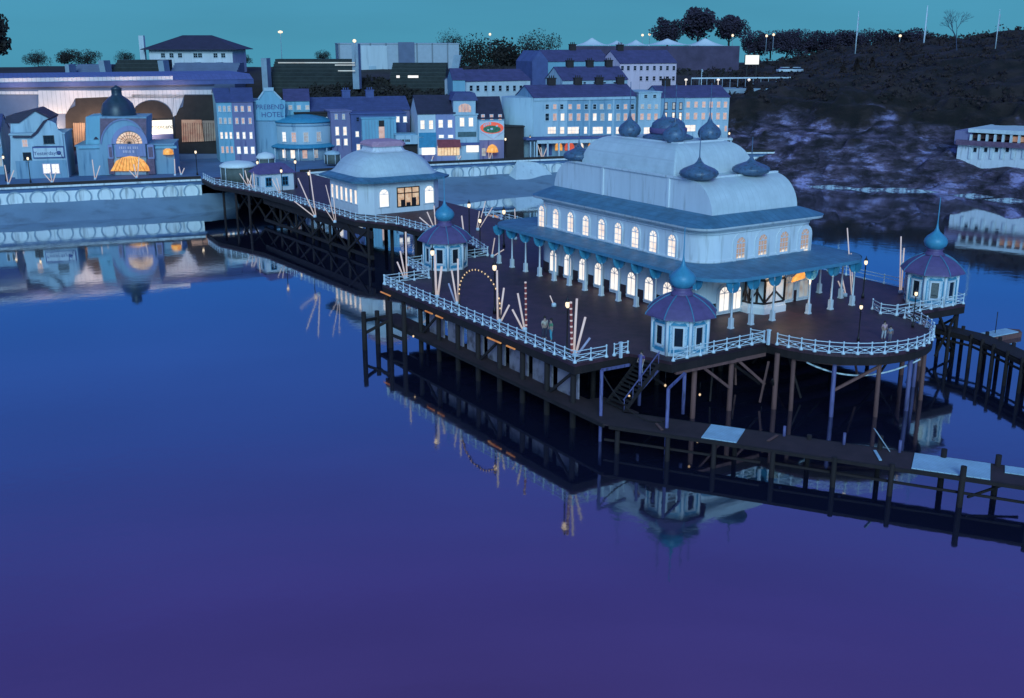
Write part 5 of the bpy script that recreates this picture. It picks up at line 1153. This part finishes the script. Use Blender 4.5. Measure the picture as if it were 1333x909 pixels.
x_ = e.new(.53); x_.color = (.12, .082, .135, 1); l.new(n2.outputs['Fac'], r2.inputs['Fac'])
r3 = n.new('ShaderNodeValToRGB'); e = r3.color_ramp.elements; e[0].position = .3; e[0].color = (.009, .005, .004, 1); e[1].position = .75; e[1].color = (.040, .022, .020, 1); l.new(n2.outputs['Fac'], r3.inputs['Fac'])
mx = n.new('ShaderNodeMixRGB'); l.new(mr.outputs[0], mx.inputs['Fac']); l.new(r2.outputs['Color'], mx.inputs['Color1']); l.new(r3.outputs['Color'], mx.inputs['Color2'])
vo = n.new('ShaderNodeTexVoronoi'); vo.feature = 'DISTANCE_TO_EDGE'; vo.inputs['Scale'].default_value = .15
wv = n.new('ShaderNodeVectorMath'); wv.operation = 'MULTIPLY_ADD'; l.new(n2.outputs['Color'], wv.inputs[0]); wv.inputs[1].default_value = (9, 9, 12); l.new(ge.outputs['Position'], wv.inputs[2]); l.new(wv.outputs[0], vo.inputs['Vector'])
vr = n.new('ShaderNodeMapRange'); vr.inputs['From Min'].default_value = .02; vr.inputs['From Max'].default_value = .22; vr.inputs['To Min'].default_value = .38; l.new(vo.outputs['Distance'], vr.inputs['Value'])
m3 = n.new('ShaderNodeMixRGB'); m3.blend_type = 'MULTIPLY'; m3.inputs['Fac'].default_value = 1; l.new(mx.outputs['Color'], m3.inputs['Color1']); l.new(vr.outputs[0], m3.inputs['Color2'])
sn = n.new('ShaderNodeSeparateXYZ'); l.new(ge.outputs['Normal'], sn.inputs[0]); sr = n.new('ShaderNodeMapRange'); sr.inputs['From Min'].default_value = .30; sr.inputs['From Max'].default_value = .85; sr.inputs['To Min'].default_value = .40; sr.inputs['To Max'].default_value = 1.35; l.new(sn.outputs['Z'], sr.inputs['Value'])  # light painted into the rock: up-facing parts brightened, steep faces darkened
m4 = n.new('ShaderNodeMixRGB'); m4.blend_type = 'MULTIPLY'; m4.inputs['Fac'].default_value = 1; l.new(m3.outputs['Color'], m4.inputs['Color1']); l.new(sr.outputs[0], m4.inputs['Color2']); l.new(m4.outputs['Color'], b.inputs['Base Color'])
bp = n.new('ShaderNodeBump'); bp.inputs['Strength'].default_value = .8; bp.inputs['Distance'].default_value = .5; hs_ = n.new('ShaderNodeMath'); hs_.operation = 'MULTIPLY_ADD'; l.new(vr.outputs[0], hs_.inputs[0]); hs_.inputs[1].default_value = .6; l.new(n2.outputs['Fac'], hs_.inputs[2]); l.new(hs_.outputs[0], bp.inputs['Height']); l.new(bp.outputs['Normal'], b.inputs['Normal'])
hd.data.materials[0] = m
# pale shingle lying along the foot of the rocks
sh_m = mat('pale_shingle', (.46, .54, .58), .9, .35, .5, bump=.5, bscale=3., dirt=(.10, .09, .14), dirt_at=.50)
for x, y, lx, ly in ((1068, 237, 5.5, 1.1), (1108, 238, 3.8, .9), (1168, 245, 8.5, 1.5), (1142, 240, 4, .9), (1250, 250, 4.2, .9), (1292, 254, 5, 1.0), (1300, 247, 3.5, 1.)):
    p = P(x, y, 0); yy = p[1] + 14
    while yy > p[1] - 16 and max(headland(p[0] + q, yy) for q in (-3, 0, 3)) > .15: yy -= .4
    p = (p[0], yy, 0); k = MB(p); rings = []
    for j in range(7):
        t = j / 6; rr = 1 - t ** 1.5 * .96
        rings.append([(p[0] + lx * rr * math.cos(TAU * i / 28) * (1 + .22 * noise.noise(Vector((i * .9, x, j * .2)))), p[1] - .35 * lx * rr * math.cos(TAU * i / 28) + ly * rr * math.sin(TAU * i / 28) * (1 + .3 * noise.noise(Vector((i * .7, x + 9, j * .3)))), -.35 + t * .85) for i in range(28)])
    k.loft(rings, 0, True, False, True); struct(k.build('shingle_bank', [sh_m], None, p))
# ================================================================== VEGETATION
leaf = mat('dark_foliage', (.028, .022, .018), .9, .55, .35)
leafp = mat('purple_foliage', (.040, .026, .045), .9, .5, .35)
leafb = mat('brown_scrub', (.030, .016, .015), .95, .6, .3)
def leaves(mb, c, r, n, size, flat=.75, m=0):
    for _ in range(n):
        while True:
            d = Vector((R.uniform(-1, 1), R.uniform(-1, 1), R.uniform(-1, 1)))
            if .35 < d.length < 1: break
        p = Vector(c) + Vector((d.x * r, d.y * r, d.z * r * flat)); u = Vector((R.gauss(0, 1), R.gauss(0, 1), R.gauss(0, 1))).normalized(); w = u.orthogonal().normalized(); s = size * R.uniform(.6, 1.4)
        mb.add([tuple(p + u * s), tuple(p + w * s * .7), tuple(p - u * s), tuple(p - w * s * .7)], [(0, 1, 2, 3)], m)
def tree_mesh(h, w, n, seed, conifer=False, kind_low=False):
    R.seed(seed); t = MB(); c = MB()
    if conifer:
        t.cyl((0, 0, -1), (0, 0, h * .9), w * .07, .03, 6)
        for i in range(14): z = h * (.1 + .88 * i / 14); leaves(c, (0, 0, z), w * .5 * (1 - i / 15), n // 14, .3, .5)
        return t, c
    t.cyl((0, 0, -1), (R.uniform(-.2, .2), 0, h * .5), h * .035, h * .022, 7)
    for i in range(14):
        a = R.uniform(0, TAU); rr = R.uniform(.05, .42) * w; z = h * (R.uniform(.38, .88) if kind_low is False else R.uniform(.12, .82)); q = (rr * math.cos(a), rr * math.sin(a), z)
        t.cyl((0, 0, h * R.uniform(.22, .45)), q, h * .014, h * .005, 5)
        leaves(c, q, w * R.uniform(.16, .27), n // 13, min(w, h) * .036, .8)
    leaves(c, (0, 0, h * .58), w * .34, n // 5, min(w, h) * .036, .9)
    return t, c
protos = []
def tree(p, h, w, label, kind, group='trees on the skyline', lm=None):
    """kind selects one of the tree shapes; each tree is a thing with trunk and crown"""
    for key, t0, h0, w0 in protos:
        if key == (kind, lm.name if lm else None): return copy_tree(t0, p, R.uniform(0, 6), label, (w / w0, w / w0, h / h0))
    t0 = thing('tree' if kind < 10 else 'conifer', label, 'tree', p, 0, group); a, c = tree_mesh(h, w, 2600 if kind < 10 else 900, 50 + kind, kind >= 10, 4 <= kind < 10)
    a.build('trunk', [mat('bark', (.03, .022, .02), .9, .3, 2.)], t0); c.build('crown', [lm or leaf], t0, fix=False)
    protos.append(((kind, lm.name if lm else None), t0, h, w)); return t0
def ptree(x, yb, yt, wpx, Y, label, kind, lm=None):
    p = D(x, yb, Y); h = D(x, yt, Y)[2] - p[2]; return tree(p, h, wpx * Y / F, label, kind, lm=lm)
ptree(-9, 104, 18, 64, 250, 'tall dark tree cut by the left edge of the view', 0)
for x, yb, yt, w, k_, lab in ((50, 84, 73, 30, 1, 'low dark bush tree nearest the left edge tree'), (88, 84, 69, 26, 2, 'rounded dark tree at the left end of the terraced banks'), (115, 84, 71, 28, 3, 'broad dark tree above the first pale pier'), (163, 80, 72, 22, 1, 'small dark tree left of the hipped roof house'), (316, 84, 74, 20, 2, 'small dark tree at the right wall of the hipped roof house'),
    (420, 80, 71, 22, 3, 'small dark tree above the lit terrace bank'), (620, 92, 60, 60, 1, 'wide dark tree behind the white terrace'), (660, 96, 58, 70, 2, 'broad dark tree left of the blue gable'), (700, 84, 50, 44, 3, 'dark tree rising behind the blue gable'), (588, 74, 50, 30, 1, 'small dark tree behind the pale cladding building')):
    ptree(x, yb, yt - 3, w * 1.25, 330, lab, k_ + 4 if k_ else 0)
for x, yt, w, k_, lab in ((868, 22, 38, 2, 'left tree of the tall purple clump behind the white tents'), (908, 12, 62, 1, 'tallest tree of the clump behind the white tents'), (948, 20, 44, 3, 'right tree of the clump behind the white tents')):
    ptree(x, 66, yt - 2, w * .95, 345, lab, k_, lm=leafp)
xs = [982, 1003, 1024, 1043, 1064, 1086, 1106, 1127, 1148, 1168, 1190, 1212]
wh = ['right of the purple clump', 'beside the twin lamps', 'right of the twin lamps', 'above the lit billboard', 'in the middle of the tree line', 'left of the first flagpole', 'behind the first flagpole', 'right of the first flagpole', 'between the two flagpoles', 'left of the single lamp', 'just left of the second flagpole', 'just right of the second flagpole']
for i, x in enumerate(xs): ptree(x, 72, 38 + R.uniform(-2, 3) + (6 if i > 10 else 0), 44 + R.uniform(-4, 8), 335, 'low dark tree of the skyline row, ' + wh[i], 4 + i % 4, lm=leafp)
for x, yt, lab in ((1097, 84, 'left'), (1114, 76, 'middle'), (1134, 74, 'right')): ptree(x, 100, yt, 13, 268, f'small dark conifer on the headland, {lab} of three', 10, lm=leafb)
for x, yb, yt, w, lab in ((975, 132, 106, 16, 'dark conifer beside the road rail behind the end terrace'),): ptree(x, yb, yt, w, 250, lab, 10, lm=leafb)
# bare tree
p = D(1246, 60, 262); bt = thing('bare_tree', 'leafless tree on the top of the dark headland', 'tree', p); k = MB(); R.seed(3)
def branch(q, d, ln, r, dep):
    e = q + d * ln; k.cyl(tuple(q), tuple(e), r, r * .65, 5, cap=False)
    if dep:
        for _ in range(3): branch(e, (d + Vector((R.uniform(-.8, .8), R.uniform(-.5, .5), R.uniform(-.3, .5)))).normalized(), ln * R.uniform(.6, .85), r * .62, dep - 1)
branch(Vector((0, 0, -1)), Vector((-.15, 0, 1)), 2.9, .16, 5); k.build('trunk', [mat('pale_bark', (.06, .07, .12), .9, .3, 2.)], bt)
# scrub on headland and hedge bank
def scatter(name, pts, m, label=None):
    mb = MB(); R.seed(9)
    for (x, y, z, r, n_, s) in pts: leaves(mb, (x, y, z), r, n_, s, .6)
    o = mb.build(name, [m], None, fix=False); o['kind'] = 'stuff'; o['label'] = label; o['category'] = 'scrub'; return o
R.seed(21); pts = []
while len(pts) < 900:
    X, Y = R.uniform(40, 200), R.uniform(200, 330); z = headland(X, Y)
    if z > 13.5 + 3 * noise.noise(Vector((X * .1, Y * .1, 2))) and X / Y < .56: pts.append((X, Y, z + .3, R.uniform(.8, 2.2), 16, .42))
scatter('headland_scrub', pts, leafb, 'dark scrub covering the top of the rocky headland')
pts = []
while len(pts) < 520:
    x = R.uniform(395, 605); Y = R.uniform(232, 262); X = ray(x, 110)[0] / ray(x, 110)[1] * Y; z = hill(X, Y); pts.append((X, Y, z + .4, R.uniform(.8, 1.7), 18, .40))
while len(pts) < 700:
    x = R.uniform(600, 1000); Y = R.uniform(285, 330); X = ray(x, 90)[0] / ray(x, 90)[1] * Y; z = hill(X, Y); pts.append((X, Y, z + .3, R.uniform(.8, 1.6), 16, .40))
scatter('hedge_bank', pts, leaf, 'dark shrubs covering the bank behind the long slate roof')
# ================================================================== SKYLINE
def bank(x0, x1, yt, yb, Y, label, m='seat', lean=7):
    a, b_ = D(x0, yb, Y), D(x1, yb, Y); c, d_ = D(x1, yt, Y + lean), D(x0, yt, Y + lean); o = a; t = thing('terraced_bank', label, 'embankment', a)
    k = MB(a); n_ = 7
    for i in range(n_):
        z0 = a[2] + (c[2] - a[2]) * i / n_; z1 = a[2] + (c[2] - a[2]) * (i + 1) / n_; y0 = Y + lean * i / n_
        k.box(a[0], b_[0], y0, Y + lean + 3, z0 - (4 if i == 0 else 0), z1)
    k.build('steps', [m], t)
    return t
def pier_(x, yt, yb, wpx, Y, label, slant=0):
    a = D(x, yb, Y); zt = D(x, yt, Y)[2]; w = wpx * Y / F; sl = slant * Y / F
    k = MB(a); k.extr([(a[0], a[1], a[2] - 3), (a[0] + w, a[1], a[2] - 3), (a[0] + w + sl, a[1], zt), (a[0] + sl, a[1], zt)], (0, 4, 0))
    return tag(k.build('buttress', ['concrete'], None, a), label, 'buttress')
bank(88, 134, 84, 103, 247, 'dark terraced bank left of the first tall buttress', 'grey')
bank(142, 208, 78, 103, 247, 'dark terraced bank between two pale buttresses under the hipped roof house')
bank(218, 305, 82, 103, 247, 'dark terraced bank below the hipped roof house', 'grey')
bank(352, 462, 77, 100, 250, 'terraced bank with thin lit lines left of the pale cladding building')
bank(508, 580, 82, 100, 252, 'terraced bank in front of the pale cladding building', 'seat')
for x, yt, yb, w, s_, lab in ((86, 84, 102, 5, 0, 'short pale buttress at the left end of the terraced banks'), (134, 79, 104, 7, -4, 'slanting pale buttress right of the first terraced bank'), (210, 79, 104, 7, -3, 'slanting pale buttress under the hipped roof house'), (341, 76, 101, 7, 0, 'pale buttress left of the lit terraced bank'), (459, 57, 98, 8, 0, 'tall pale buttress at the left edge of the pale cladding building'), (581, 72, 104, 9, 10, 'slanting pale buttress right of the terraced bank')):
    pier_(x, yt, yb, w, 244.5, lab, s_)
for y_, x0, x1 in ((82.5, 362, 462), (85.5, 436, 462), (93, 440, 462)):
    a, b_ = D(x0, y_, 243.6), D(x1, y_, 243.6); k = MB(a); k.box(a[0], b_[0], a[1], a[1] + .2, a[2], a[2] + .22)
    tag(k.build('light_strip', [glow('strip_white', (.85, .95, .9), .45, .5, .3)], None, a), {362: 'long thin lit strip along the terraced bank', 436: 'middle short lit strip by the tall buttress', 440: 'lowest short lit strip by the tall buttress'}[x0], 'light')
for x, y_, w in ((516, 101.5, 4), (531, 101.5, 13)):
    a = D(x, y_, 243); k = MB(a); k.box(a[0], a[0] + w * .175, a[1], a[1] + .4, a[2], a[2] + .5); tag(k.build('wall_light', ['litw'], None, a), ('small' if w < 9 else 'wide') + ' white light at the foot of the right terraced bank', 'light')
hs, wd, sx, zt, inf = house('villa', 'white house with a broad hipped slate roof standing on the skyline', 'house', 196, 92, 304, 92, 65, 14, 'white', 'slate3', 46, Y=(276, 276), rk='hip', over=1.6, wins=(((214, 225, 236, 256, 262, 282, 292), 69.5, 75, 5, 'glass', 'pwhite'),))
k = MB(); u, z = onf(inf, 183, 65); k.box(u - .6, u + .6, 1, 2.2, z - 4, z + 3.4); k.build('chimney', ['pwhite'], hs)
for x in (256, 285): u, z0 = onf(inf, x, 86); k = MB(); k.box(u, u + 1.2, -2.5, -.1, z0 - 3, z0 + .9); k.build('terrace_block', ['concrete'], hs)
bx, wd, sx, zt, inf = house('warehouse', 'large pale flat roofed building of clad panels with one dark bay', 'building', 442, 99, 598, 97, 57.5, 30, 'box', None, Y=(300, 306), rk='flat')
slab(bx, inf, 518, 55, 540, 99, 'dark_bay', 'grey', .5); slab(bx, inf, 470, 60, 505, 99, 'pale_panel', 'pwhite', .25); slab(bx, inf, 480, 86, 490, 99, 'door', 'plight', .4)
def tent(x0, x1, yb, yt, label, peak=.5):
    Y = 322; a, b_ = D(x0, yb, Y), D(x1, yb, Y); z1 = D(x0, yt, Y)[2]; w = b_[0] - a[0]; t = thing('marquee', label, 'tent', a); h = z1 - a[2]
    k = MB(); n_ = 10; rings = []
    for j in range(7):
        s_ = j / 6; hh = h * s_ ** 1.7; r = 1 - s_ * .97
        rings.append([(w * peak + (xx - .5) * w * r, (yy) * 6 * r, hh) for xx, yy in ((0, -1), (.25, -1.05), (.5, -1), (.75, -1.05), (1, -1), (1, 1), (.5, 1), (0, 1))])
    k.loft(rings, 0, True, False, True); k.build('canvas', ['tent'], t)
    for xx in (0, .5, 1): k = MB(); k.cyl((xx * w, -6, -4), (xx * w, -6, .02), .12, n=6); k.build('pole', ['rail'], t)
tent(749, 792, 59, 49.5, 'leftmost and tallest peaked white tent on the skyline'); tent(790, 815, 58.5, 53, 'small white tent second from the left'); tent(813, 842, 59, 52, 'white tent third from the left with a soft peak'); tent(841, 896, 58.5, 50.5, 'broad bright white tent fourth from the left'); tent(893, 942, 59.5, 50, 'rightmost white tent with a pointed peak')
a = D(746, 80, 312); b_ = D(962, 80, 312); zt_ = D(746, 60, 312)[2]; k = MB(a); k.box(a[0], b_[0], a[1], a[1] + 1, a[2] - 3, zt_); tag(k.build('long_wall', [mat('violet_wall', (.085, .062, .11), .9, .3, .3)], None, a), 'long low violet brown wall beneath the white tents', 'wall')
def flagpole(x, yb, yt, Y, label, r=.16):
    p = D(x, yb, Y); h = D(x, yt, Y)[2] - p[2]; t = thing('flagpole', label, 'flagpole', p, 0, 'tall white masts on the skyline'); k = MB(); k.cyl((0, 0, -2), (0, 0, h), r, r * .5, 8); k.build('mast', ['rail'], t)
    k = MB(); k.lathe(0, 0, [(.05, h), (r * .9, h + .15), (.05, h + .35)], 8); k.build('finial', ['rail'], t)
    for i in range(4): k = MB(); z = h * (.3 + .15 * i); k.box(r * .2, r * .2 + .25, -.1, .1, z, z + .8); k.build('bracket', ['rail_dark'], t)
flagpole(1114, 60, 16, 290, 'thinner weathered mast above the middle of the tree line', .17); flagpole(1202, 62, 9, 285, 'tall bright white mast at the left end of the dark headland top', .24); flagpole(1297, 52, 14, 255, 'slim mast near the right end of the headland top', .13); flagpole(913, 108, 92, 270, 'short white mast beside the road behind the end terrace', .16)
p = D(978, 98, 285); t = thing('billboard', 'blank brightly lit white billboard on the dark bank below the tree line', 'billboard', p); z0 = D(978, 84, 285)[2] - p[2]; z1 = D(978, 72, 285)[2] - p[2]
MB().box(-1.75, 1.75, 0, .25, z0, z1).build('screen', ['screen'], t); MB().box(-1.9, 1.9, .02, .4, z0 - .12, z1 + .12).build('frame', ['iron'], t)
for x in (-1.2, 1.2): MB().box(x - .1, x + .1, .1, .3, -2, z0).build('leg', ['iron'], t)
def mast_lamp(x, yb, yt, Y, label, s=1.):
    p = D(x, yb, Y); h = D(x, yt, Y)[2] - p[2]; t = thing('mast_lamp', label, 'street lamp', p, 0, 'tall road lamps on the skyline'); k = MB(); k.cyl((0, 0, -2), (0, 0, h), .10, .06, 7); k.build('post', ['rail_dark'], t)
    k = MB(); k.lathe(0, 0, [(.1, h - .1), (.42 * s, h + .05), (.42 * s, h + .4), (.15, h + .6)], 10); k.build('lamp_head', ['lamp'], t)
for x, yb, yt, Y, lab, s in ((367, 78, 43, 300, 'bright road lamp standing alone against the sky right of the villa', 1.5), (462, 70, 55, 240, 'road lamp above the tall buttress', .9), (638, 74, 46, 330, 'distant road lamp between the warehouse and the blue gable', .8), (836, 60, 47, 350, 'left of two lamps above the white tents', .9), (845, 60, 46, 350, 'right of two lamps above the white tents', .9), (953, 60, 47.5, 330, 'road lamp right of the rightmost tent', .8), (997, 62, 48, 320, 'left of the twin lamps before the tree line', .8), (1006, 62, 46.5, 320, 'right of the twin lamps before the tree line', .8), (1170, 66, 48, 315, 'single road lamp between the two masts', .9)):
    mast_lamp(x, yb, yt, Y, lab, s)
a = D(900, 106, 262); b_ = D(1040, 105, 266); gr = thing('guard_rail', 'pale road guard rail on the slope behind the end terrace', 'guard rail', a); k = MB(a)
k.bar((a[0], a[1], a[2] + .7), (b_[0], b_[1], b_[2] + .7), .1, .3); k.build('rail', ['rail'], gr); k = MB(a)
for i in range(15): x, y, z = [a[j] + (b_[j] - a[j]) * i / 14 for j in range(3)]; k.box(x - .06, x + .06, y, y + .1, z - 2, z + .7)
k.build('post', ['rail_dark'], gr); a = D(938, 116, 256); b_ = D(1012, 114, 258); k = MB(a); k.prism([(a[0], a[1]), (b_[0], b_[1]), (b_[0] - 1, b_[1] + 8), (a[0] - 1, a[1] + 8)], a[2] - 3, a[2]); tag(struct(k.build('road', ['concrete'], None, a)), None, None)
for x in (893, 935, 975):
    a = D(x, 105, 260); k = MB(a); k.lathe(a[0], a[1], [(.08, a[2] - 2), (.08, a[2]), (.35, a[2] + .02), (.35, a[2] + .3), (.1, a[2] + .45)], 8); tag(k.build('bollard_light', ['litw'], None, a), {893: 'low light at the left end of the road rail', 935: 'low light in the middle of the road rail', 975: 'low light below the lit billboard'}[x], 'light')
def car(p, rz, label):
    t = thing('parked_car', label, 'car', p, rz, 'pale cars on the slope'); k = MB(); k.loft([[(x * s_, y * c_, z) for x, y in ((-2, -.8), (2, -.8), (2, .8), (-2, .8))] for s_, c_, z in ((.97, .95, .3), (1, 1, .55), (.98, .97, .85))], 0, False, True, True); k.loft([[(x - .15, y, z) for x, y in ((-a1, -b1), (a1, -b1), (a1, b1), (-a1, b1))] for a1, b1, z in ((1.35, .74, .85), (.85, .62, 1.35))], 0, False, False, True); k.build('body', ['pwhite'], t)
    k = MB(); k.loft([[(x - .15, y, z) for x, y in ((-a1, -b1), (a1, -b1), (a1, b1), (-a1, b1))] for a1, b1, z in ((1.30, .77, .9), (.98, .68, 1.25))], 0); k.build('windows', ['glass'], t)
    for x in (-1.25, 1.25):
        for y in (-.75, .75): k = MB(); k.cyl((x, y - .1, .3), (x, y + .1, .3), .31, n=10); k.build('wheel', ['iron'], t)
car(D(1022, 95, 268), .2, 'pale car parked on the slope left of the small conifers'); car(D(1037, 95, 269), .9, 'second pale car on the slope, nearer the small conifers')
# small raft with mast by the jetty
p = P(1300, 440, 0); t = thing('work_raft', 'low pale raft with a thin mast moored beyond the jetty', 'raft', p, .5)
k = MB(); k.prism([(-2.6, -.8), (2.2, -.8), (2.9, 0), (2.2, .8), (-2.6, .8)], -.2, .45); k.build('hull', ['brown'], t); MB().box(-2.3, 1.8, -.7, .7, .46, .55).build('deck_boards', ['board'], t); k = MB(); k.cyl((-.6, 0, .5), (-.6, 0, 2.6), .04, n=6); k.build('mast', ['iron'], t)
# ================================================================== WATER
m = bpy.data.materials.new('calm_water'); n, l = nt(m); n.remove(n['Principled BSDF']); out = n['Material Output']
gl = n.new('ShaderNodeBsdfGlossy'); gl.inputs['Roughness'].default_value = .035; gl.inputs['Color'].default_value = (.93, .96, 1, 1)
df = n.new('ShaderNodeBsdfDiffuse'); df.inputs['Color'].default_value = (.010, .011, .030, 1)
fr_ = n.new('ShaderNodeFresnel'); fr_.inputs['IOR'].default_value = 1.45
cr = n.new('ShaderNodeMapRange'); cr.inputs['From Min'].default_value = 0; cr.inputs['From Max'].default_value = .5; cr.inputs['To Min'].default_value = .08; cr.inputs['To Max'].default_value = .96
mx = n.new('ShaderNodeMixShader'); l.new(fr_.outputs[0], cr.inputs['Value']); l.new(cr.outputs[0], mx.inputs['Fac']); l.new(df.outputs[0], mx.inputs[1]); l.new(gl.outputs[0], mx.inputs[2]); l.new(mx.outputs[0], out.inputs['Surface'])
ge = n.new('ShaderNodeNewGeometry'); w1 = n.new('ShaderNodeTexNoise'); w1.inputs['Scale'].default_value = .8; w1.inputs['Detail'].default_value = 3; l.new(ge.outputs['Position'], w1.inputs['Vector'])
w2 = n.new('ShaderNodeTexNoise'); w2.inputs['Scale'].default_value = .05; w2.inputs['Detail'].default_value = 3; l.new(ge.outputs['Position'], w2.inputs['Vector'])
r_ = n.new('ShaderNodeMapRange'); r_.inputs['From Min'].default_value = .42; r_.inputs['From Max'].default_value = .65; r_.inputs['To Min'].default_value = .04; r_.inputs['To Max'].default_value = .16; l.new(w2.outputs['Fac'], r_.inputs['Value'])
bp = n.new('ShaderNodeBump'); bp.inputs['Distance'].default_value = .05; l.new(r_.outputs[0], bp.inputs['Strength']); l.new(w1.outputs['Fac'], bp.inputs['Height'])
for q in (gl, fr_): l.new(bp.outputs['Normal'], q.inputs['Normal'])
rr_ = n.new('ShaderNodeMapRange'); rr_.inputs['From Min'].default_value = .38; rr_.inputs['From Max'].default_value = .66; rr_.inputs['To Min'].default_value = .02; rr_.inputs['To Max'].default_value = .075; l.new(w2.outputs['Fac'], rr_.inputs['Value']); l.new(rr_.outputs[0], gl.inputs['Roughness'])
k = MB(); k.add([(-420, -60, 0), (420, -60, 0), (420, 428, 0), (-420, 428, 0)], [(0, 1, 2, 3)]); struct(k.build('water', [m], None, fix=False))
bedm = mat('lake_bed', (.02, .02, .03), .9, .2, .1)
k = MB(); k.add([(-420, -60, -7), (420, -60, -7), (420, 428, -7), (-420, 428, -7)], [(0, 1, 2, 3)]); struct(k.build('ground', [bedm], None, fix=False))
# ================================================================== SKY AND LIGHT
SUN_EL, SUN_AZ = math.radians(24), math.radians(180)      # azimuth clockwise from +Y
w = bpy.data.worlds.new('World'); sc.world = w; w.use_nodes = True; n, l = w.node_tree.nodes, w.node_tree.links
bg = n['Background']; sky = n.new('ShaderNodeTexSky'); sky.sky_type = 'NISHITA'; sky.sun_disc = False; sky.sun_elevation = SUN_EL; sky.sun_rotation = SUN_AZ
bw = n.new('ShaderNodeRGBToBW'); l.new(sky.outputs[0], bw.inputs[0])
tc = n.new('ShaderNodeTexCoord'); sx_ = n.new('ShaderNodeSeparateXYZ'); l.new(tc.outputs['Generated'], sx_.inputs[0])
rp = n.new('ShaderNodeValToRGB'); l.new(sx_.outputs['Z'], rp.inputs['Fac']); e = rp.color_ramp.elements
SKY = [(0., (.070, .31, .46)), (.04, (.066, .295, .45)), (.10, (.040, .20, .46)), (.20, (.030, .165, .60)), (.34, (.070, .165, .70)), (.48, (.18, .155, .80)), (.58, (.24, .17, .80)), (.70, (.05, .20, .40)), (1., (.05, .22, .38))]
e[0].position, e[0].color = SKY[0][0], SKY[0][1] + (1,); e[1].position, e[1].color = SKY[-1][0], SKY[-1][1] + (1,)
for p_, c_ in SKY[1:-1]: q = e.new(p_); q.color = c_ + (1,)
dv = n.new('ShaderNodeMapRange'); dv.inputs['From Min'].default_value = 0; dv.inputs['From Max'].default_value = 12; dv.inputs['To Min'].default_value = .92; dv.inputs['To Max'].default_value = 1.08; l.new(bw.outputs[0], dv.inputs['Value'])
mu = n.new('ShaderNodeMixRGB'); mu.blend_type = 'MULTIPLY'; mu.inputs['Fac'].default_value = 1; l.new(rp.outputs[0], mu.inputs['Color1']); l.new(dv.outputs[0], mu.inputs['Color2'])
cn = n.new('ShaderNodeTexNoise'); cn.inputs['Scale'].default_value = 2.2; cn.inputs['Detail'].default_value = 5; cmap = n.new('ShaderNodeMapping'); cmap.inputs['Scale'].default_value = (1, 1, 7); l.new(tc.outputs['Generated'], cmap.inputs['Vector']); l.new(cmap.outputs[0], cn.inputs['Vector'])
cr2 = n.new('ShaderNodeMapRange'); cr2.inputs['From Min'].default_value = .3; cr2.inputs['From Max'].default_value = .7; cr2.inputs['To Min'].default_value = .93; cr2.inputs['To Max'].default_value = 1.12; l.new(cn.outputs['Fac'], cr2.inputs['Value'])
mu2 = n.new('ShaderNodeMixRGB'); mu2.blend_type = 'MULTIPLY'; mu2.inputs['Fac'].default_value = 1; l.new(mu.outputs[0], mu2.inputs['Color1']); l.new(cr2.outputs[0], mu2.inputs['Color2'])
l.new(mu2.outputs[0], bg.inputs['Color']); bg.inputs['Strength'].default_value = EG
sl = bpy.data.lights.new('sun', 'SUN'); sl.energy = 1.12; sl.angle = math.radians(25); sl.color = (.46, .83, 1.)
so = bpy.data.objects.new('sun', sl); COL.objects.link(so)
d = Vector((math.sin(SUN_AZ) * math.cos(SUN_EL), math.cos(SUN_AZ) * math.cos(SUN_EL), math.sin(SUN_EL))); so.rotation_euler = d.to_track_quat('Z', 'Y').to_euler()
# ================================================================== CAMERA
ca = bpy.data.cameras.new('camera'); co = bpy.data.objects.new('camera', ca); COL.objects.link(co); co.location = (0, 0, H); co.rotation_euler = (math.pi / 2 - PITCH, 0, 0)
ca.sensor_width = 36; ca.lens = F / 1333 * 36; ca.clip_end = 20000; ca.clip_start = .5; sc.camera = co
vs_ = sc.view_settings; vs_.view_transform = 'Standard'; vs_.look = 'None'; vs_.exposure = EXPO; vs_.gamma = 1; vs_.use_curve_mapping = False
sc.cycles.use_denoising = True; sc.cycles.max_bounces = 6; sc.cycles.sample_clamp_indirect = 4
for o in bpy.data.objects:
    for kk in ('_w', '_sx', '_zt'):
        if kk in o: del o[kk]
